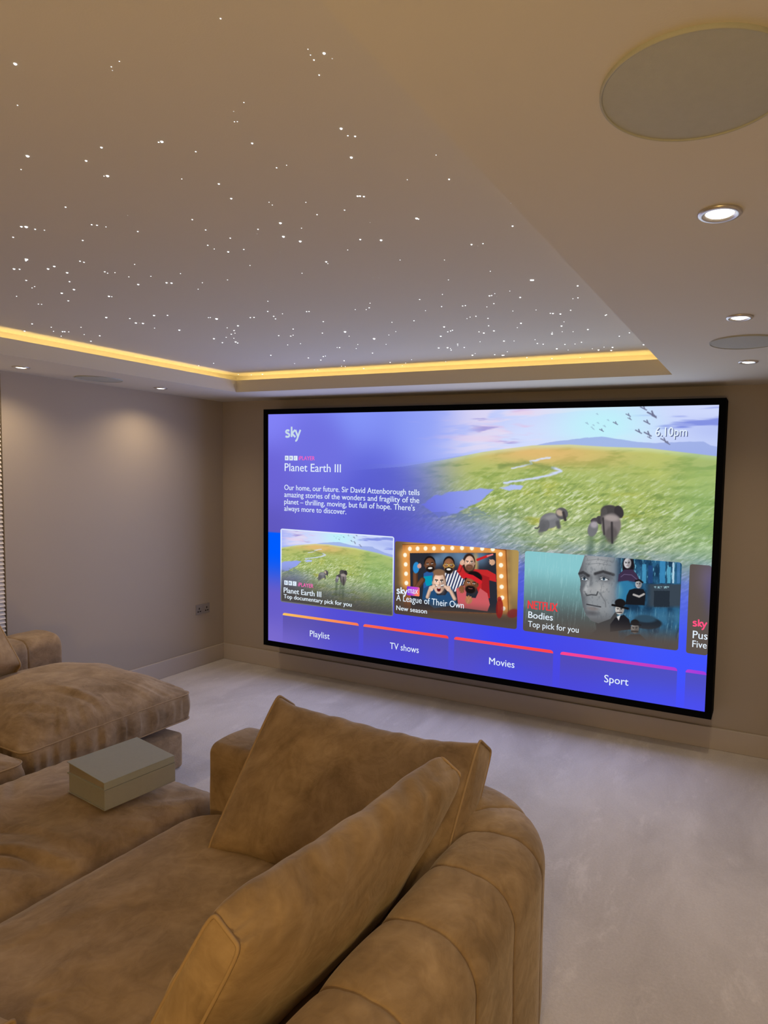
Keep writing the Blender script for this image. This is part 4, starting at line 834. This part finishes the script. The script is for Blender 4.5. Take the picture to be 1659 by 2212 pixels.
def loose(name, label, frame, w, h, t, puff, seed, sag=.02, ridge=.02, back=1.0, NS=90, NP=128):
    """back cushion: flat piped gusset at each end, plump in between. frame = (centre, long axis, up axis, face axis)"""
    C, AX, AY, AZ = [Vector(q) for q in frame]; AX.normalize(); AY.normalize(); AZ.normalize()
    root = empty(name, C - AY * h / 2, label, 'cushion', 'loose back cushions on the sofas')
    place = lambda x, y, z: C + AX * x + AY * y + AZ * z
    def section(s):                        # s in -1..1 along the cushion
        f = (1 - abs(s) ** 2.4) ** .55; ht = h / 2 - sag * f; e = 12.0 + (2.9 - 12.0) * f; out = []
        for i in range(NP):
            a = 2 * PI * i / NP; c, q = math.cos(a), math.sin(a); hz = t / 2 + puff * f * (back if c > 0 else 1)
            k = (abs(c) ** e + abs(q) ** e) ** (-1 / e)
            z, y = hz * c * k, ht * q * k
            if y > 0: y += ridge * f * (y / ht) ** 2; z *= 1 - (.10 + .16 * f) * (y / ht) ** 2
            out.append((y, z))
        return out
    rows = []
    for j in range(NS + 1):
        u = j / NS * 2 - 1; s = math.copysign(1 - (1 - abs(u)) ** 1.25, u); row = []
        fall = 1 - abs(s)
        for i, (y, z) in enumerate(section(s)):
            a = 2 * PI * i / NP; l = math.hypot(y, z) + 1e-6
            d = .010 * mnoise.noise(Vector((s * 3.2 + seed, y * 7, z * 7 - seed))) * (1 - abs(s) ** 6)
            d += .010 * math.exp(-fall * 9) * (1 - math.exp(-fall * 60)) * mnoise.noise(Vector((math.cos(a) * 4 + seed, math.sin(a) * 4, seed + s)))
            top = max(0.0, y / (h / 2)) ** 3
            d += .009 * top * mnoise.noise(Vector((s * w * 9 + y * 3 + z * 8, z * 5 + seed, seed))) * (1 - abs(s) ** 8)
            row.append(place(s * w / 2, y + d * y / l, z + d * z / l))
        rows.append(row)
    body = MB().grid(rows, close_u=True).build('cover', M['suede'], root, True)
    for sg in (-1, 1):
        E = section(1.0); rim = [place(sg * w / 2, y, z) for y, z in E]; g = []
        for f, o in ((1, 0), (.94, .004), (.7, .010), (.35, .014), (.01, .015)): g.append([place(sg * (w / 2 + o) , y * f, z * f) for y, z in E])
        MB().grid(g, close_u=True).build('gusset', M['suede'], root, True)
        MB().tube([place(sg * (w / 2 + .001), y * 1.012, z * 1.03) for y, z in E], .0044, 6).build('piping', M['piping'], root, True)
    return root
def pad(name, parent, a, b, r, n=6, puff=0.0):
    """upholstered block with rounded edges"""
    me = MB().box(a, b).mesh(name); bm = bmesh.new(); bm.from_mesh(me)
    bmesh.ops.recalc_face_normals(bm, faces=bm.faces)
    bmesh.ops.bevel(bm, geom=list(bm.edges), offset=r, segments=n, affect='EDGES', profile=.5)
    bm.to_mesh(me); bm.free(); return link(name, me, M['suede'], parent, True)

def profile(th, ztop, zbot, ri, ro, n=10, crown=.012):
    """cross-section of a back: (offset from the inner face, height), inner bottom -> top -> outer bottom"""
    P = [(0, zbot + (ztop - ri - zbot) * i / 8) for i in range(9)]
    P += [(ri - ri * math.cos(math.radians(90 * i / n)), ztop - ri + ri * math.sin(math.radians(90 * i / n))) for i in range(1, n + 1)]
    m = th - ri - ro
    P += [(ri + m * i / 5, ztop + crown * math.sin(PI * i / 5) * .4) for i in range(1, 5)]
    P += [(th - ro + ro * math.sin(math.radians(90 * i / n)), ztop - ro + ro * math.cos(math.radians(90 * i / n))) for i in range(0, n + 1)]
    P += [(th, ztop - ro - (ztop - ro - zbot) * i / 10) for i in range(1, 11)]
    return P
def channel_back(name, parent, path, normals, seams, th, ztop, zbot, ri, ro, puff=.007, cap=(True, True), seed=1, ri_end=None):
    """path = list of (x, y) on the inner face, normals towards the outer face; seams = arc lengths of the stitched channels"""
    def arcs(path, normals):
        S = [0]
        for i in range(1, len(path)): S.append(S[-1] + math.dist([path[i][k] + normals[i][k] * th * .5 for k in (0, 1)], [path[i - 1][k] + normals[i - 1][k] * th * .5 for k in (0, 1)]))
        return S
    S = arcs(path, normals); np_, nn_ = [], []     # finer steps beside every seam
    want = sorted(set(S) | {q + d for q in seams for d in (-.02, -.012, -.007, -.004, -.002, 0, .002, .004, .007, .012, .02) if 0 < q + d < S[-1]})
    for w_ in want:
        i = min(max(int(np.searchsorted(S, w_)), 1), len(S) - 1); f = (w_ - S[i - 1]) / max(1e-9, S[i] - S[i - 1])
        np_.append(tuple(path[i - 1][k] + (path[i][k] - path[i - 1][k]) * f for k in (0, 1)))
        v = Vector([normals[i - 1][k] + (normals[i][k] - normals[i - 1][k]) * f for k in (0, 1)]).normalized(); nn_.append((v.x, v.y))
    path, normals = np_, nn_
    P = profile(th, ztop, zbot, ri, ro); S = [0]
    for i in range(1, len(path)): S.append(S[-1] + math.dist([path[i][k] + normals[i][k] * th * .5 for k in (0, 1)], [path[i - 1][k] + normals[i - 1][k] * th * .5 for k in (0, 1)]))
    nm = []
    for i in range(len(P)):
        a, b = P[max(i - 1, 0)], P[min(i + 1, len(P) - 1)]; d = (b[0] - a[0], b[1] - a[1]); l = math.hypot(*d) or 1; nm.append((-d[1] / l, d[0] / l))
    rows = []
    for j, (p, n) in enumerate(zip(path, normals)):
        s = S[j]; lo = max([q for q in seams if q <= s], default=None); hi = min([q for q in seams if q >= s], default=None)
        ds = min([abs(s - q) for q in seams], default=9)
        g = puff * (1 - math.exp(-(ds / .028) ** 1.1)) - .004 * math.exp(-(ds / .004) ** 2)
        row = []
        if ri_end: P = profile(th, ztop, zbot, ri_end + (ri - ri_end) * min(1, s / 1.1), ro)
        for (o, z), (no, nz) in zip(P, nm):
            e = g * min(1, max(0, (z - zbot) / .1)) + .004 * mnoise.noise(Vector((s * 6 + seed, o * 9, z * 6)))
            oo = o + no * e; zz = z + nz * e
            row.append((p[0] + n[0] * oo, p[1] + n[1] * oo, zz))
        rows.append(row)
    def endcap(row, row2):
        r = [Vector(q) for q in row]; d = (r[len(r) // 2] - Vector(row2[len(r) // 2])); d.z = 0; d.normalize(); c = sum(r, Vector()) / len(r); c.z = (ztop + zbot) / 2; out = []
        for f, e in ((.985, .008), (.93, .013), (.5, .016), (.02, .017)): out.append([c + (q - c) * f + d * e for q in r])
        return out
    if cap[0]: rows = endcap(rows[0], rows[1])[::-1] + rows
    if cap[1]: rows = rows + endcap(rows[-1], rows[-2])
    MBx = MB().grid(rows, close_u=True)
    return MBx.build(name, M['suede'], parent, True)
def dense(a, b, n): return [(a[0] + (b[0] - a[0]) * i / n, a[1] + (b[1] - a[1]) * i / n) for i in range(n + 1)]

Xa, Ya, Za = Vector((1, 0, 0)), Vector((0, 1, 0)), Vector((0, 0, 1))
# --- right hand sofa: curved channelled back, seat facing the left wall
YN = -4.05                                  # its near end (below and behind the frame)
sr = empty('sofa', (3.1, -3.2, 0), 'tan suede sofa in the foreground with a curved channel-stitched back', 'sofa', 'matching tan suede sofa units')
pad('base', sr, (2.55, YN + .02, 0.0), (3.80, -2.30, .235), .02)
RIN = .12; XI, YI = 3.618, -2.475; TH = .275
path, nrm = [], []
for p in dense((2.515, YI), (XI - RIN, YI), 60): path.append(p); nrm.append((0, 1))
for i in range(1, 40):
    a = math.radians(90 - 90 * i / 40); path.append((XI - RIN + RIN * math.cos(a), YI - RIN + RIN * math.sin(a))); nrm.append((math.cos(a), math.sin(a)))
for p in dense((XI, YI - RIN), (XI - .035, YN), 150): path.append(p); nrm.append((1, 0))
straight = XI - RIN - 2.515; arcl = (RIN + TH / 2) * PI / 2; s0 = straight + arcl
channel_back('back', sr, path, nrm, [straight + arcl * .50, straight + arcl * .88] + [s0 + .155 + .236 * k for k in range(7)], TH, .645, .02, .085, .12, seed=3, ri_end=.03)
cushion('seat_cushion', sr, ((3.035, -3.255, .325), Xa, Ya, Za), 1.04, 1.46, .17, .045, 2, round_edge=True, corner=.13, bow=.0, fold=.012, gather=.003, folds=((-.1, -.1, 1.9, .35, .008), (-.3, .1, 1.1, .25, .006), (.1, -.45, 2.1, .3, .008)))
# --- middle unit without a back
ot = empty('ottoman', (1.98, -3.1, 0), 'low tan suede ottoman unit in the middle carrying the grey-green books', 'ottoman', 'matching tan suede sofa units')
pad('base', ot, (1.53, -3.85, 0.0), (2.44, -2.42, .225), .02)
cushion('seat_cushion', ot, ((1.98, -3.08, .30), Xa, Ya, Za), .80, 1.42, .14, .085, 4, round_edge=True, corner=.07, bow=.0, fold=.016, gather=.007, folds=((.28, .05, .5, .14, .016), (.26, -.02, .7, .14, .014), (.15, -.08, .9, .12, .012), (.05, .1, .2, .2, .012), (-.2, .3, 2.6, .2, .01), (-.1, -.05, 2.9, .16, .01)))
# --- left hand sofa against the left wall
sl = empty('sofa', (.78, -3.0, 0), 'tan suede sofa against the left wall below the blind', 'sofa', 'matching tan suede sofa units')
pad('base', sl, (.10, -4.6, 0.0), (1.442, -1.685, .205), .022)
path = dense((.42, -4.6), (.42, -1.73), 300); nrm = [(-1, 0)] * 301
channel_back('back', sl, path, nrm, [2.87 - .19 - .236 * k for k in range(12)], .33, .65, .03, .07, .12, seed=5)
cushion('seat_cushion', sl, ((.915, -2.075, .335), Xa, Ya, Za), 1.02, .93, .145, .165, 6, corner=.045, bow=.012, crown_b=.04, gather=.014, fold=.012, folds=((.33, -.1, .3, .14, .012), (.36, .05, 1.2, .1, .008), (.3, -.28, .5, .12, .012)))
cushion('seat_cushion', sl, ((.95, -3.02, .335), Xa, Ya, Za), 1.10, .90, .13, .10, 7, corner=.05, bow=.012, crown_b=.03, gather=.008, fold=.012)
# --- loose cushions
def lean(bottom, top, along):
    b, tp, al = Vector(bottom), Vector(top), Vector(along).normalized(); up = tp - b; h = up.length; up.normalize(); n = al.cross(up).normalized()
    return b, up, h, al, n
# against the end of the foreground sofa, facing the camera
b, up, h, al, n = lean((3.195, -2.740, .430), (3.195, -2.405, .862), (1, -.012, -.006)); tk = .14
loose('back_cushion', 'large tan suede cushion leaning on the end of the foreground sofa, screen behind it', (b + up * h / 2 - n * (tk / 2), al, up, n), .85, h, tk, .04, 11, sag=.024, ridge=.0)
# against the long back of the foreground sofa, seen from behind
b, up, h, al, n = lean((3.31, -3.04, .44), (3.57, -3.04, .90), (.065, .83, -.006)); tk = .092
loose('back_cushion', 'long tan suede cushion nearest the camera leaning on the curved sofa back', (b + up * h / 2 + n * (tk / 2), al, up, n), .785, h, tk, .05, 12, sag=.0, ridge=.030, back=1.3)
# at the left sofa back, mostly outside the frame
b, up, h, al, n = lean((.62, -2.53, .52), (.35, -2.53, .80), (0, -1, 0)); tk = .13
loose('back_cushion', 'tan suede cushion leaning on the left sofa back at the left edge of the photo', (b + up * h / 2 - n * (tk / 2), al, up, n), .80, h, tk, .04, 13, sag=.015, ridge=.0)
# lying on the near end of the right sofa, its corner just inside the frame
loose('back_cushion', 'tan suede cushion lying flat, its corner in the bottom left of the photo', ((2.72, -3.76, .47), (1, .06, 0), (-.06, 1, 0), Za), .56, .55, .08, .03, 14)

# ---------------------------------------------------------------- two books on the ottoman
def book(name, label, c, rz, w, d, t, cover, hinge_lift=0.0):
    """spine along +x side; c = centre of the underside"""
    root = empty(name, c, label, 'book', 'grey-green books on the ottoman')
    R = Matrix.Translation(Vector(c)) @ Matrix.Rotation(rz, 4, 'Z')
    def put(mb): mb.v = [tuple(R @ Vector(p)) for p in mb.v]; return mb
    k = .0032; hx, hy = w / 2, d / 2
    put(MB().box((-hx, -hy, 0), (hx, hy, k))).build('cover_board', cover, root, bevel=.001)
    top = MB().box((-hx, -hy, t - k), (hx, hy, t))
    if hinge_lift:
        top.v = [(x, y, z + hinge_lift * max(0, (hx - x) / w) ** 1.0) for x, y, z in top.v]
    put(top).build('cover_board', cover, root, bevel=.001)
    put(MB().box((hx - .004, -hy, 0), (hx, hy, t))).build('spine', cover, root, bevel=.0015)
    pg = MB()
    n = 14 if hinge_lift else 1
    for i in range(n):
        z0 = k + (t - 2 * k) * i / n; z1 = k + (t - 2 * k) * (i + .8 if n > 1 else 1) / n
        b = MB().box((-hx + .006, -hy + .005, z0), (hx - .004, hy - .005, z1))
        if hinge_lift: b.v = [(x, y, z + hinge_lift * (i / n) * max(0, (hx - x) / w)) for x, y, z in b.v]
        pg.add(b.v, b.f)
    return root, put(pg), k
BZ0 = .448
r, pg, k = book('book', 'thick grey-green clothbound book lying under the thinner one', (2.149, -2.587, BZ0), -.12, .264, .283, .077, M['book'])
pg.build('page_block', M['book'], r)
r, pg, k = book('book', 'thinner grey-green book with cover slightly ajar on top of the thick one', (2.149, -2.588, BZ0 + .0775), -.115, .260, .281, .029, M['book2'], .016)
pg.build('page_block', M['page'], r)
